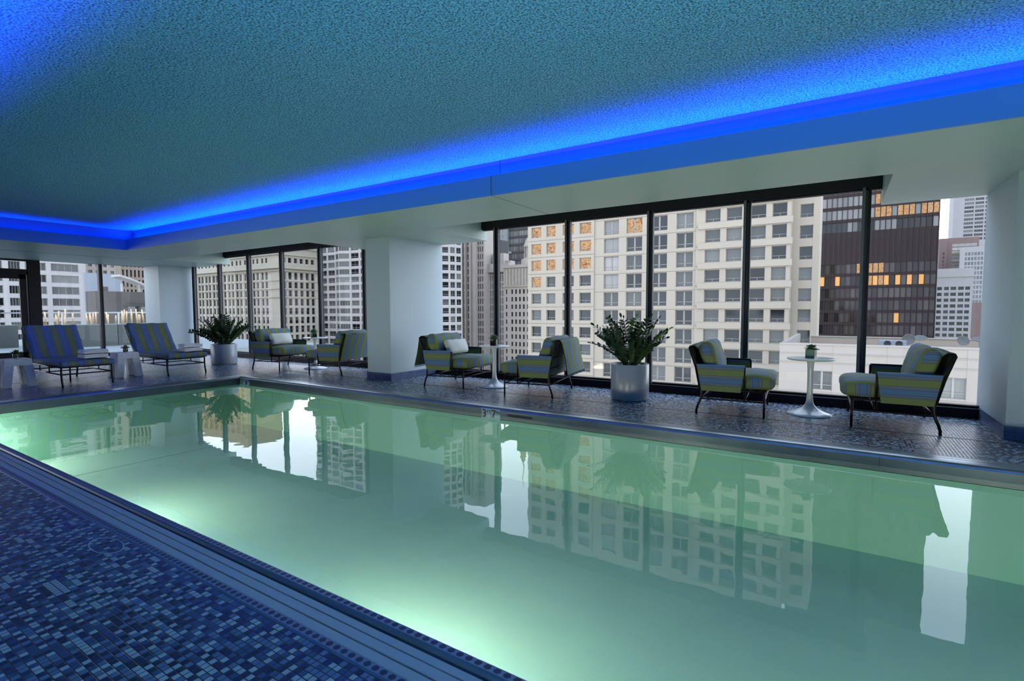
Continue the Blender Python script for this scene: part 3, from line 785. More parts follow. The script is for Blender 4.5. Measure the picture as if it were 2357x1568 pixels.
def big_plant(label, loc, R=.285, H=.545, seed=1, n_stems=20, hgt=.78, young=1):
    rnd = random.Random(seed)
    t = thing('potted_plant', label, 'plant', loc, 0)
    m = MB(); m.lathe([(R-.02, 0), (R-.012, .012), (R-.006, .02), (R, .05), (R, H-.01), (R-.006, H), (R-.018, H), (R-.02, H-.03), (R-.02, H-.06), (.001, H-.06)], 56)
    m.build('pot', M['planter'], t, smooth=True)
    m = MB()
    for k in range(150):
        a = rnd.uniform(0, 2*pi); rr = (R-.035)*sqrt(rnd.random()); s = rnd.uniform(.010, .02)
        rbox(m, rr*cos(a), rr*sin(a), H-.045+rnd.uniform(0, .012), s*2.2, s*1.6, s*1.2, s*.6, n=2)
    o = m.build('pebbles', M['pebble'], t, smooth=True); o['kind'] = 'stuff'
    st = MB(); lf = MB()
    for k in range(n_stems):
        az = 2.399*k + rnd.uniform(-.25, .25)
        lean = ((k+.5)/n_stems)**.55 * rnd.uniform(.9, 1.15)
        ln = hgt * rnd.uniform(.80, 1.05) * (1.0 - .06*lean)
        d = Vector((cos(az), sin(az), 0)); p = d*rnd.uniform(.02, .12) + Vector((0, 0, H-.06)); e = radians(90 - 42*lean)
        pts = [p.copy()]; K = 12
        for i in range(K):
            e -= radians(.5 + 6.0*lean*(i/K)**1.3); p = p + (d*cos(e) + Vector((0, 0, 1))*sin(e))*ln/K; pts.append(p.copy())
        st.tube(pts, [.011*(1 - .7*i/K) for i in range(K+1)], 6)
        mi = 1 if (k in (6, 13) and young) else 0
        side = Vector((-sin(az), cos(az), 0)); tw = rnd.uniform(-.8, .8)
        nl = 13
        for i in range(nl):
            u = .16 + .84*i/(nl-1); f = u*K; i0 = min(int(f), K-1); c = pts[i0].lerp(pts[i0+1], f-i0); tdir = (pts[i0+1]-pts[i0]).normalized()
            nrm = side.cross(tdir); s0 = (side*cos(tw) + nrm*sin(tw)).normalized(); nb = tdir.cross(s0)
            L0 = (.075 + .05*sin(pi*min(1, i/nl*1.1))) * rnd.uniform(.85, 1.15)
            for s in ((-1, 1) if i < nl-1 else (0,)):
                o_ = (tdir*.62 + s0*s + nb*rnd.uniform(-.15, .35)).normalized() if s else tdir
                wdir = (tdir - o_*tdir.dot(o_)).normalized() if s else s0
                wdir = (wdir*.8 + nb*.6*(1 if s >= 0 else -1)).normalized(); wdir = (wdir - o_*wdir.dot(o_)).normalized()
                up = o_.cross(wdir)*(1 if s >= 0 else -1)
                prof = [(0, .15, 0), (.25, .75, .015), (.5, 1., .02), (.75, .8, .01), (1, .02, -.06)]
                vs = []
                for (q, wd, lift) in prof:
                    cc = c + o_*L0*q + up*L0*lift
                    vs += [cc + wdir*wd*L0*.235 + up*L0*.04*wd, cc, cc - wdir*wd*L0*.235 + up*L0*.04*wd]
                lf.add(vs, [(3*a+b, 3*a+b+1, 3*a+4+b, 3*a+3+b) for a in range(4) for b in range(2)], mi)
    st.build('stems', M['stem'], t, smooth=True); lf.build('foliage', [M['leaf'], M['leaf_new']], t, smooth=True)
big_plant('tall leafy plant in a round white planter between the two groups of nearest lounge chairs', (-2.67, 7.50, 0), seed=12, n_stems=30, hgt=.84)
big_plant('leafy plant in a round white planter near the left column and loungers', (-13.22, 7.02, 0), .30, .52, seed=5, n_stems=30, hgt=.86, young=0)

# ------------------------------------------------------------------ terrace outside the left glazing
def terrace():
    m = MB(); m.box(-34, -6, -.35, XG-.06, 14, -.02); struct(m.build('floor_terrace', M['deck']))
    # low planter boxes
    segs = [(-26.4, -1.5, 6.3, 'low concrete terrace planter left of the gap, holding the round shrub'),
            (-24.6, 6.35, 8.85, 'low concrete terrace planter behind the left-hand chaise'),
            (-24.6, 8.87, 11.9, 'low concrete terrace planter nearest the left column')]
    for x, y0, y1, lab in segs:
        r = thing('terrace_planter', lab, 'planter', (x, (y0+y1)/2, 0)); h = (y1-y0)/2; zz = .82
        m = MB(); m.box(-.8, -h, -.02, 0, h, zz); 
        m.build('planter_box', M['tplanter'], r)
        m = MB(); m.box(-.8, -h, zz, -.0, h, zz+.02); m.build('planter_rim', M['deck'], r)
    # peeled birch poles stuck in the planters
    rnd = random.Random(4)
    k = 0
    ys = [6.5 + i*.092 + rnd.uniform(-.012, .012) for i in range(50)]
    for i, y in enumerate(ys):
        if i < 16 and rnd.random() < .35: continue
        if 8.78 < y < 8.94: continue
        x = -25.0 + rnd.uniform(-.2, .2)
        h = rnd.uniform(.34, .62)
        lx, ly = rnd.uniform(-.06, .06), rnd.uniform(-.04, .035); z0 = .842
        m = MB(); m.tube([(0, 0, z0), (lx*.5, ly*.5, z0+h*.5), (lx, ly, z0+h)], [.033, .03, .024], 7)
        o = m.build('birch_pole', M['birch'], smooth=True, loc=(x, y, 0))
        tag(o, 'peeled birch pole standing in the terrace planters', 'pole', 'birch poles in the terrace planters')
    # railing
    r = thing('terrace_railing', 'grey metal terrace railing behind the planters', 'railing', (-27.6, 5, 0))
    m = MB(); m.box(-.05, -9, 1.27, .05, 6.6, 1.33); m.build('top_rail', M['steel'], r)
    for y in (-7, -5, -3, -1, 1, 3, 5):
        m = MB(); m.box(-.03, y-.03, -.02, .03, y+.03, 1.27); m.build('post', M['steel'], r)
    # juniper
    t = thing('juniper_shrub', 'rounded dark green juniper growing in the terrace planter at far left', 'shrub', (-26.8, 5.25, .87))
    m = MB(); m.tube([(0, 0, 0), (.03, 0, .6), (0, .05, 1.1)], [.05, .04, .02]); m.build('trunk', M['stem'], t)
    m = MB()
    for k in range(2600):
        z = rnd.random()**.8*1.45; R = .62*sqrt(max(0, 1-((z-.45)/1.05)**2)) + .04
        a = rnd.uniform(0, 2*pi); rr = R*rnd.uniform(.55, 1.05); p = Vector((rr*cos(a), rr*sin(a), z + .06*rnd.random()))
        d = Vector((cos(a), sin(a), rnd.uniform(.3, 1.4))).normalized(); sd = Vector((-sin(a), cos(a), rnd.uniform(-.5, .5))).normalized(); l = rnd.uniform(.05, .11)
        m.add([p - sd*.014, p + sd*.014, p + d*l], [(0, 1, 2)]); m.add([p - d.cross(sd)*.014, p + d.cross(sd)*.014, p + d*l*.9], [(0, 1, 2)])
    m.build('foliage', M['juniper'], t)
terrace()

# ------------------------------------------------------------------ city beyond the glass
CAMP = Vector((0, 0, 1.35))
wcache = {}
def win_mesh(w, h, kind, g, fr):
    key = (round(w, 2), round(h, 2), kind, g.name, fr.name)
    if key in wcache: return wcache[key]
    m = MB(); t = max(.05, min(.12, w*.035))
    # local: x across, z up, facade looks to -y
    m.quad((-w/2, 0, 0), (w/2, 0, 0), (w/2, 0, h), (-w/2, 0, h), 0)
    def bar(x0, z0, x1, z1): m.box(x0, -.06, z0, x1, 0, z1, 1)
    if kind != 'bare':
        bar(-w/2, 0, w/2, t); bar(-w/2, h-t, w/2, h); bar(-w/2, 0, -w/2+t, h); bar(w/2-t, 0, w/2, h)
    if kind == 'lower':     # wide light over a low row
        bar(-w/2, h*.24, w/2, h*.24+t); bar(-t/2, 0, t/2, h*.24)
    elif kind == 'double':  # two tall lights over low ones
        bar(-t*1.4, 0, t*1.4, h); bar(-w/2, h*.24, w/2, h*.24+t)
    elif kind == 'split': bar(-t/2, 0, t/2, h); bar(-w/2, h*.3, w/2, h*.3+t)
    elif kind == 'quad':
        for q in (-.25, 0, .25): bar(w*q-t/2, 0, w*q+t/2, h)
    elif kind == 'sash': bar(-w/2, h*.5-t/2, w/2, h*.5+t/2)
    me = bpy.data.meshes.new('window'); me.from_pydata(m.v, [], m.f); me.materials.append(g); me.materials.append(fr)
    me.polygons.foreach_set('material_index', m.m); me.update()
    wcache[key] = (me, m); return wcache[key]

class Bld:
    """a building: solid core, raised piers and bands round the openings, separate windows"""
    def __init__(s, name, label, group=None):
        s.root = thing(name, label, 'building', (0, 0, 0), 0, group); s.wall = MB(); s.wins = []
    def facade(s, p0, p1, z0, z1, cols, rows, kind='plain', g='cg', fr='wframe', rec=.35, depth=3., pick=None, band=None):
        """p0->p1 left to right as seen from outside; cols: list of (u0,u1) metres from p0; rows: list of (z0,z1)"""
        p0, p1 = Vector(p0), Vector(p1); e = (p1-p0); W = e.length; e.normalize(); n = Vector((e.y, -e.x))   # outward
        def B(u0, u1, za, zb, d0, d1, m=0):
            if u1-u0 < 1e-3 or zb-za < 1e-3: return
            a = p0+e*u0; b = p0+e*u1
            c = [a+n*d1, b+n*d1, b+n*d0, a+n*d0]
            s.wall.hexa([(q.x, q.y, za) for q in c], [(q.x, q.y, zb) for q in c], m)
        B(0, W, z0, z1, -depth, -rec)
        us = sorted(cols); edges = [0]
        for a, b in us: edges += [a, b]
        edges.append(W)
        for i in range(0, len(edges), 2): B(edges[i], edges[i+1], z0, z1, -rec, 0)
        zs = [z0]
        for a, b in sorted(rows): zs += [a, b]
        zs.append(z1)
        bp = 0 if band is None else band
        for i in range(0, len(zs), 2):
            if bp: B(0, W, zs[i], zs[i+1], -rec, bp, 1 if False else 0)
            else:
                for a, b in us: B(a, b, zs[i], zs[i+1], -rec, -.02)
        ang = math.atan2(e.y, e.x)
        for (a, b) in us:
            for (za, zb) in rows:
                if b-a < .15: continue
                c = p0 + e*(a+b)/2 - n*(rec-.03)
                gg, kk = g, kind
                if pick:
                    r = pick((a+b)/2, (za+zb)/2)
                    if r: gg, kk = r
                s.wins.append(((c.x, c.y, za), ang, b-a, zb-za, kk, gg, fr))
        return s
    def box(s, x0, y0, z0, x1, y1, z1, m=0): s.wall.box(x0, y0, z0, x1, y1, z1, m); return s
    def done(s, mats, n_ind=100):
        s.wall.build('wall', mats if isinstance(mats, list) else [mats], s.root)
        def vis(w):     # those in the middle of the direct view through the glass first
            x, y, z = w[0]; d = hypot(x, y); el = (z-1.35)/d
            return (0 if -.16 < el < .19 else 1, -(w[2]*w[3])/d/d, abs(el))
        ws = sorted(s.wins, key=vis)
        for w in ws[:n_ind]:
            me, _ = win_mesh(w[2], w[3], w[4], M[w[5]], M[w[6]])
            o = bpy.data.objects.new('window', me); COL.objects.link(o); o.parent = s.root; o.location = w[0]; o.rotation_euler = (0, 0, w[1])
        rest = ws[n_ind:]
        if rest:
            names = sorted({w[5] for w in rest} | {w[6] for w in rest}); mb = MB()
            for w in rest:
                _, t = win_mesh(w[2], w[3], w[4], M[w[5]], M[w[6]]); c, si = cos(w[1]), sin(w[1])
                b = len(mb.v); mb.v += [(w[0][0]+c*x-si*y, w[0][1]+si*x+c*y, w[0][2]+z) for x, y, z in t.v]
                mb.f += [tuple(b+i for i in f) for f in t.f]; mb.m += [names.index(w[5]) if k == 0 else names.index(w[6]) for k in t.m]
            o = mb.build('windows_beyond', [M[k] for k in names], s.root); o['kind'] = 'stuff'
        return s.root

def cols_n(W, n, frac, m0=0., m1=0.):
    p = (W-m0-m1)/n; return [(m0+p*i+p*(1-frac)/2, m0+p*i+p*(1+frac)/2) for i in range(n)]
def rows_n(z_first, pitch, h, n): return [(z_first+i*pitch, z_first+i*pitch+h) for i in range(n)]

def city():
    rnd = random.Random(3)
    # --- wide cream precast block straight across the street
    b = Bld('apartment_block', 'wide cream concrete tower block filling the middle windows, gridded with grey windows')
    Y = 80.; z0, z1 = -59, 42; x0 = -47.76
    P = 2.93; rows3 = [(14.29-.0+P*k - P*24 + P*24, 0) for k in ()]
    base = 14.29
    R3 = [(base + P*k, base + P*k + 1.8) for k in range(-9, 9)]
    R2 = [(base - .55 + P*k, base - .55 + P*k + 2.3) for k in range(-9, 9)]
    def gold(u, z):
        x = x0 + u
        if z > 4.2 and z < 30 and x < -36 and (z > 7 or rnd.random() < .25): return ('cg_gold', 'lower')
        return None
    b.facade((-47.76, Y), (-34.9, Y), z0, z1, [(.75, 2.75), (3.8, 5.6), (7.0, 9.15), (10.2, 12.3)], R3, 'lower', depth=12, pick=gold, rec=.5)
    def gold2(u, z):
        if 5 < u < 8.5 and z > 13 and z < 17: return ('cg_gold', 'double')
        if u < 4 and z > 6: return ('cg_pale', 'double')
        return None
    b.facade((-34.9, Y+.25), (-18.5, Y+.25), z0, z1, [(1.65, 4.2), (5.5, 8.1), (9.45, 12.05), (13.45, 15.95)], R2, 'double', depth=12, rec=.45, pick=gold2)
    b.facade((-18.5, Y), (-6.1, Y), z0, z1, [(1.3, 3.4), (4.25, 6.3), (7.4, 9.4), (10.2, 12.0)], R3, 'lower', depth=12, rec=.55)
    for a, c in R3:     # balcony-like floor bands that stop proud at the corner
        b.wall.box(-18.2, Y-.22, c+.15, -5.75, Y, a+P-.12)
    b.facade((-6.1, Y+3), (-2.7, Y+3), z0, z1, [(1.0, 2.6)], R3, 'lower', depth=9, rec=.4, band=None)
    b.box(-6.1, Y, z0, -6.0, Y+3, z1)
    for k in range(-9, 9):
        for a_, c_ in ((-47.76, -34.9), (-18.5, -18.2)): b.box(a_, Y-.015, base-.62+P*k, c_, Y, base-.56+P*k, 1)
        b.box(-34.9, Y+.235, base-1.1+P*k, -18.5, Y+.25, base-1.04+P*k, 1)
    b.done([M['beige'], M['groove']], 100)
    # --- ivory corner block with cornices (far left of the long windows)
    b = Bld('office_building', 'ivory terracotta corner building with cornices seen through the farthest long-side windows')
    Y = 127.; xa, xc = -262., -195.; zt = 28.5
    rz = [(19.2, 0)]
    rows = [(21.6, 23.6), (14.6, 17.6), (11.0, 13.6), (7.5, 10.1), (3.7, 6.6), (-.1, 2.7), (-3.9, -1.1), (-7.7, -4.9), (-11.5, -8.7), (-15.3, -12.5), (-19, -16.2), (-23, -20.2), (-27, -24.2)]
    cl = []; u = 2.5
    while u < 60: cl += [(u, u+1.5), (u+2.9, u+4.4)]; u += 6.5
    b.facade((xa, Y), (xc-.75, Y), -59, zt, cl, rows, 'sash', g='cg_dark', fr='wframe', rec=.3, depth=8)
    cr = [(1.5+2.75*i, 3.2+2.75*i) for i in range(6)]
    b.facade((xc, Y), (xc, 146.5), -59, zt, cr, rows, 'sash', g='cg_dark', rec=.7, depth=.74)
    for z, h, p in ((19.0, 1.2, 1.5), (17.9, .4, .7), (24.6, .7, .8), (10.5, .35, .5), (7.0, .35, .5), (13.9, .3, .4), (27.6, 1., .9)):
        b.box(xa, Y-p, z, xc+p, Y, z+h); b.box(xc, Y, z, xc+p, 146.5+p, z+h)
    for (u0, u1) in cl: b.box(xa+u0-.5, Y-.25, -59, xa+u0-.15, Y, 17.5)
    b.done(M['ivory'], 100)
    # --- golden tower behind it, only met in the pool's reflection
    b = Bld('tower_building', 'golden tower with sunlight painted into its stone, rising behind the ivory corner building', )
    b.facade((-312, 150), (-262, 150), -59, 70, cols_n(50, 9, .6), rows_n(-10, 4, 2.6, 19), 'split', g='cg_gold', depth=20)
    b.done(M['golden'], 20)
    # --- white residential tower either side of the middle column
    b = Bld('residential_tower', 'white gridded residential tower with bowed window bays behind the middle column')
    Y = 150.; P = 3.38; rows = rows_n(23.9-P*14, P, 2.25, 34)
    for (a, c, bow) in ((-205, -188.6, 0), (-188.6, -178.9, 2.2), (-178.9, -167, 0), (-167, -157, 2.2), (-157, -146, 0), (-146, -136.6, 0)):
        W = c-a
        if bow:
            cs = [(.4, W*.5-.25), (W*.5+.25, W-.4)]
            mid = ((a+c)/2, Y-bow)
            b.facade((a, Y), mid, -59, 118, [(.4, hypot(W/2, bow)-.2)], rows, 'quad', rec=.3, depth=3)
            b.facade(mid, (c, Y), -59, 118, [(.2, hypot(W/2, bow)-.4)], rows, 'quad', rec=.3, depth=3)
        else: b.facade((a, Y), (c, Y), -59, 118, cols_n(W, max(2, round(W/5.4)), .82), rows, 'split', rec=.3, depth=6)
    b.facade((-136.6, Y), (-132.6, Y+2.2), -59, 118, cols_n(4.5, 1, .85), rows, 'quad', rec=.3, depth=4)
    b.facade((-132.6, Y+2.2), (-129.0, Y+6.5), -59, 118, cols_n(5.6, 1, .85), rows, 'split', rec=.3, depth=4)
    b.facade((-129.0, Y+6.5), (-127.2, Y+12), -59, 118, cols_n(5.7, 2, .75), rows, 'split', rec=.3, depth=4)
    b.done(M['white_warm'], 100)
    # --- ribbed limestone pair
    b = Bld('tower_building', 'tall grey limestone tower with thin vertical ribs right of the white residential tower')
    Y = 230.; rows = rows_n(-40, 4.1, 2.9, 35)
    b.facade((-184, Y), (-171, Y-2), -59, 110, [(1.2, 2.4), (3.4, 4.4), (5.2, 6.1), (8.2, 9.3), (10.5, 11.5)], rows, 'bare', g='cg_dark', rec=.7, depth=10)
    b.facade((-171, Y+1), (-165.8, Y+1), -59, 110, [(.6, 1.4), (2, 2.8), (3.5, 4.3)], rows, 'bare', g='cg_dark', rec=.7, depth=10)
    for x in (-180.2, -177, -173.5): b.box(x, Y-2.6, -59, x+.7, Y, 104)
    b.done(M['ribstone'], 30)
    b = Bld('tower_building', 'ribbed limestone building with a pale lit crown, ending lower than its neighbour')
    b.facade((-165.8, Y+6), (-152.3, Y+6), -59, 26, cols_n(13.5, 10, .42), rows_n(-44, 4.1, 3.2, 17), 'bare', g='cg_dark', rec=.7, depth=10)
    b.box(-165.8, Y+4, 22.5, -152.0, Y+6.2, 27.2); b.box(-164.5, Y+7, 26, -157, Y+12, 33); b.box(-165.8, Y+9, 26, -154, Y+14, 29)
    b.done(M['ribstone'], 30)
    # --- far group in the gap
    b = Bld('tower_building', 'dark glass block with pale bands behind the ribbed crown')
    b.facade((-201, 270), (-182, 270), -59, 46, cols_n(19, 5, .9), rows_n(26, 4.4, 3.2, 4), 'bare', g='cg_dark', rec=.3, depth=10); b.done(M['darkgrey'], 20)
    b = Bld('tower_building', 'thin pale striped tower at the left of the bright sky gap')
    b.facade((-216, 301), (-208.6, 301), -59, 132, cols_n(7.4, 5, .4), [(-50, 128)], 'bare', g='cg', rec=.5, depth=10); b.done(M['ribstone'], 5)
    b = Bld('tower_building', 'narrow silver tower with small square windows in the sky gap')
    b.facade((-203, 300), (-197.4, 300), -59, 72, cols_n(5.6, 2, .45), rows_n(-20, 4.2, 1.8, 21), 'bare', g='cg_pale', rec=.3, depth=8); b.box(-197.4, 300, -59, -195.6, 305, 72); b.done(M['silver'], 42)
    b = Bld('tower_building', 'grey glass tower with dark horizontal bands behind the domed building')
    b.facade((-195.6, 302), (-178, 302), -59, 76, cols_n(17.6, 14, .78), rows_n(-20, 5.2, 3.3, 17), 'bare', g='cg_pale', rec=.3, depth=8)
    for k in range(17): b.box(-195.6, 301.8, -21.2+5.2*k, -178, 302, -20+5.2*k)
    b.done(M['darkgrey'], 60)
    # spire beyond
    b = Bld('tower_building', 'slim crystal-topped tower with a needle spire, behind the others')
    b.box(-214, 330, -59, -197, 345, 82)
    b.wall.add([(-214,330,82), (-197,330,82), (-197,345,82), (-214,345,82), (-205.5,337,118)], [(0,1,4), (1,2,4), (2,3,4), (3,0,4)])
    b.wall.tube([(-205.5, 337, 116), (-205.5, 337, 136)], [.5, .1], 6); b.done(M['golden'], 0)
    # --- classical tower with cupola
    b = Bld('office_building', 'classical limestone office tower with a columned crown and round cupola')
    Y = 200.; x0, x1 = -132.6, -114
    rows = rows_n(-22, 3.45, 2.0, 10)
    b.facade((x0, Y), (x1, Y), -59, 21, [(1.2, 2.0), (4.2, 5.2), (6.3, 7.3), (8.4, 9.4), (10.5, 11.5), (12.6, 13.6), (15, 16), (16.8, 17.6)], rows, 'bare', g='cg_dark', rec=.5, depth=10)
    b.box(x0-.6, Y-.8, 21, x1, Y+8, 22.3); b.box(x0-.3, Y-.5, 12.3, x1, Y, 12.9)
    for k in range(9): b.wall.tube([(x0+2.0+1.7*k, Y-.3, 12.9), (x0+2+1.7*k, Y-.3, 20.6)], .38, 8)
    b.box(x0+1, Y-.6, -25.4, x1, Y, -24.2); b.box(x0+.5, Y-.9, -36, x1, Y, -35)
    c = (-120.6, Y+3, 22.3)
    b.wall.lathe([(3.6, 0), (3.6, 2.2), (3.2, 2.4), (3.2, 2.6)], 20, 0, c); b.wall.lathe([(2.2, 2.6), (2.2, 3.2)], 16, 0, c)
    for k in range(8): a = k*pi/4; b.wall.tube([(c[0]+1.9*cos(a), c[1]+1.9*sin(a), c[2]+3), (c[0]+1.9*cos(a), c[1]+1.9*sin(a), c[2]+8)], .28, 6)
    b.wall.lathe([(1.2, 3), (1.2, 8)], 10, 0, c)
    b.wall.lathe([(2.5, 8), (2.5, 8.7), (2.1, 9.2), (1.8, 10.5), (1.1, 11.8), (.4, 12.6), (.1, 13.6)], 20, 0, c)
    b.wall.tube([(-131, Y+2, 22), (-131, Y+2, 29)], .1, 5)
    b.done(M['limestone'], 80)
    m = MB(); m.quad((-130.8, Y+2, 28), (-129.7, Y+2.3, 27.9), (-129.7, Y+2.3, 28.7), (-130.8, Y+2, 28.8))
    o = m.build('flag', M['palegrey']); tag(o, 'tiny flag flying on the roof of the classical office tower', 'flag')
    # arch at its foot
    b = Bld('office_building', 'pale stone base with tall arched openings at the foot of the classical tower')
    b.facade((-133.5, Y-4), (-112, Y-4), -59, -24.8, [(1.5, 4.2), (6.2, 8.2), (10, 14.6), (16, 18)], [(-52, -36), (-34, -29)], 'bare', g='cg_dark', rec=.9, depth=2.8)
    b.wall.lathe([(0.01, 0), (2.3, 0)], 20, 0, (-121.2, Y-4.1, -33)); b.done(M['limestone'], 8)
    # --- dark bronze tower
    b = Bld('glass_tower', 'dark bronze glass office tower behind the cream block, some floors glowing amber')
    Y = 240.; W = 45.; cl = cols_n(W, 26, .86)
    lit = {}
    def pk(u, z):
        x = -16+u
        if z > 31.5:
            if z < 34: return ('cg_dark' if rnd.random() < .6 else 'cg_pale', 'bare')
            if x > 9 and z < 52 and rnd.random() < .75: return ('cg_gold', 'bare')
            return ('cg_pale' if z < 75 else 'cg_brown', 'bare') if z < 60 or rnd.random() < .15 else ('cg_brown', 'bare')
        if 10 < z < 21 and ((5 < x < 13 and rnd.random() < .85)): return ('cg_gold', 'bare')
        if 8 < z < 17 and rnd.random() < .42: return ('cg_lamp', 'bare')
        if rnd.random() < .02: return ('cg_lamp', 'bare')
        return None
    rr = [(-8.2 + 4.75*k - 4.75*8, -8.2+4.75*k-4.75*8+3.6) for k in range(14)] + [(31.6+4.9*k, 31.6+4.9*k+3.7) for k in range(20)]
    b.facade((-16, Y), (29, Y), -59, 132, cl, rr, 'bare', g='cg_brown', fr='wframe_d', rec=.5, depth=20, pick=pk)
    for i in range(27): b.box(-16+W/26*i-.12, Y-.35, -59, -16+W/26*i+.12, Y, 132)
    b.done(M['bronze_tower'], 100)
    # --- low white building across the street, right
    b = Bld('office_building', 'low white panelled building with a flat roof, below the dark bronze tower')
    Y = 50.; zt = -1.50
    pairs = []
    for u in (2.45, 6.1, 8.6, 10.9, 14., 17.5, 21): pairs += [(u, u+1.5)]
    b.facade((-4.35, Y), (22, Y), -59, zt, pairs, [(-5.35, -3.75), (-7.75, -5.75), (-11, -8.6), (-14.5, -12)], 'double', g='cg', rec=.2, depth=1.0)
    for z in (-2.35, -3.1, -5.6, -8.1): b.box(-4.35, Y-.05, z, 22, Y+.0, z+.045)
    b.box(-4.35, Y-.06, zt-.1, 22, Y+.4, zt+.02)
    b.box(-4.35, Y+.4, -3, 22, 71.4, -2.7); b.box(-4.35, Y+.4, -3, -4.0, 71.4, zt); b.box(-2.9, 71.3, -3, 22, 72.2, -1.80, 1); b.box(-2.9, 71.2, -1.85, 22, 72.3, -1.76)
    b.done([M['low_white'], M['beige2']], 28)
    # roof gear
    def dish(x, y, s, tilt, lab):
        r = thing('satellite_dish', lab, 'dish', (x, y, -2.64))
        m = MB(); m.tube([(0, 0, 0), (0, 0, 1.2)], .05, 6)
        for a in (0, 2.1, 4.2): m.tube([(.35*s*cos(a), .35*s*sin(a), 0), (0, 0, .7)], .03, 5)
        m.build('mount', M['steel'], r)
        m = MB(); m.lathe([(.01, 0), (.25, .03), (.42, .09), (.5, .14), (.49, .16), (.41, .11), (.24, .05), (.01, .02)], 24)
        o = m.build('reflector', M['dishgrey'], r, smooth=True); o.location = (0, -.05, 1.24); o.scale = (s, s, s); o.rotation_euler = tilt
    dish(5.42, 60, 1.0, (radians(80), 0, 0), 'mesh satellite dish facing the camera on the low white roof, next to the cooling unit')
    dish(6.38, 61, 1.05, (radians(25), 0, 0), 'satellite dish turned upward behind the nearest lounge chair')
    dish(9.1, 59, .9, (radians(65), radians(30), 0), 'satellite dish leaning right on the low white roof')
    dish(10.4, 60, 1.15, (radians(20), 0, 0), 'upturned satellite dish on a tripod at the right end of the white roof')
    r = thing('cooling_unit', 'grey rooftop cooling unit with two round fans on the low white roof', 'roof unit', (4.2, 58, -2.68))
    m = MB(); m.box(-1.15, -.4, 0, .9, .4, 1.25); m.build('housing', M['bluegrey'], r, bevel=.03)
    for x in (-.5, .35):
        m = MB(); m.lathe([(.26, 0), (.26, .04), (.22, .04), (.001, .01)], 20); o = m.build('fan', M['black'], r); o.location = (x, -.4, .97); o.rotation_euler = (pi/2, 0, 0)
    for x in (.1, .75):
        m = MB(); m.lathe([(.2, 0), (.2, .85), (.4, .9), (.3, .98), (.01, 1.02)], 14); o = m.build('roof_vent', M['darkgrey'], loc=(x, 54, -2.68)); tag(o, 'squat dark mushroom vent on the low white roof', 'vent', 'roof vents')
    # --- right-hand far cluster
    b = Bld('tower_building', 'white concrete tower with a black window grid, right of the dark bronze tower')
    b.facade((36.3, 300), (48.8, 300), -59, 19.7, [(.4, 2.0), (2.8, 4.4), (5.0, 6.9), (7.6, 9.5), (10., 11.6)], rows_n(-58, 2.62, 1.45, 27), 'bare', g='cg_dark', rec=.5, depth=14)
    b.box(36.2, 299.6, 15.9, 49, 300, 19.7); b.done(M['white_con'], 100)
    b = Bld('office_building', 'brown building with reflections painted on its window front, above the black and white tower')
    b.facade((42.8, 350), (58.5, 350), -59, 38.5, [(5.2, 15.2)], rows_n(22.5, 1.9, 1.75, 7), 'quad', g='cg_painted_refl', rec=.3, depth=10); b.facade((42.8, 349.5), (46, 349.5), -59, 37, [(1.5, 2.2)], rows_n(20, 2, 1.2, 6), 'bare', g='cg_dark', rec=.2, depth=.4)
    b.done(M['brownstone'], 14)
    b = Bld('tower_building', 'tall pale grey banded tower at the upper right, beside the bright sky')
    b.facade((57.4, 420), (76, 420), -59, 88, [(5.2, 9.6), (10.2, 14.2), (14.8, 18.2)], rows_n(44, 2.4, 1.5, 18), 'quad', g='cg', rec=.3, depth=15); b.done(M['palegrey'], 54)
    b = Bld('tower_building', 'blue and white gridded tower behind the black and white one')
    b.facade((50, 330), (60.5, 330), -59, 31.7, cols_n(10.5, 9, .7), rows_n(-30, 2.3, 1.5, 26), 'bare', g='cg_blue', rec=.3, depth=12); b.done(M['white_con'], 60)
    b = Bld('tower_building', 'slim grey tower glimpsed edge-on beside the right column, with glinting bays')
    b.facade((40.6, 212), (36.2, 196), -59, 51, cols_n(17.2, 6, .7), rows_n(-50, 3.4, 2.2, 29), 'bare', g='cg_dark', rec=.3, depth=8)
    for k in range(29): b.box(35.7, 195.7, -51.2+3.4*k, 36.3, 196.2, -50.7+3.4*k)
    b.done(M['palegrey'], 40)
    b = Bld('office_building', 'low beige brick building between the towers at right')
    b.box(53, 316, -59, 57.6, 326, 4.5); b.done(M['brownstone'], 0)
    # --- left side, beyond the terrace (facades look to +x)
    b = Bld('office_building', 'white building with wide grey window bands beyond the terrace')
    X = -190.; P = 3.32; rows = rows_n(12.94-P*16, P, 2.15, 28)
    def cc(y0, y1): return (y0-10, y1-10)
    y0 = 10.
    b.facade((X, y0), (X, 60.9), -59, 52, [cc(13, 19.4), cc(21.5, 24), cc(26, 32.4), cc(34.5, 37), cc(39, 42.9), cc(44.1, 46.5), cc(48, 51.95), cc(53.05, 59.3)], rows, 'quad', rec=.4, depth=12); b.done(M['white_con'], 100)
    b = Bld('office_building', 'brownish ribbed building just past the white banded one')
    b.facade((-205, 66), (-205, 74), -59, 52, cols_n(8, 4, .5), rows_n(-20, 3.6, 2.4, 19), 'bare', rec=.4, depth=10); b.done(M['ribstone'], 20)
    b = Bld('office_building', 'plain pale blue-grey windowless block beyond the terrace')
    b.box(-151.5, 48.2, -59, -150, 55.3, 10.5); b.done(M['bluegrey'], 0)
    b = Bld('office_building', 'beige gridded building top showing above the blue-grey block')
    b.facade((-230, 74), (-230, 85), -59, 21, cols_n(11, 5, .5), rows_n(7, 3.2, 1.8, 4), 'bare', rec=.3, depth=2); b.done(M['ribstone'], 20)
    b = Bld('tower_building', 'tall tower with closely spaced vertical ribs left of the left column')
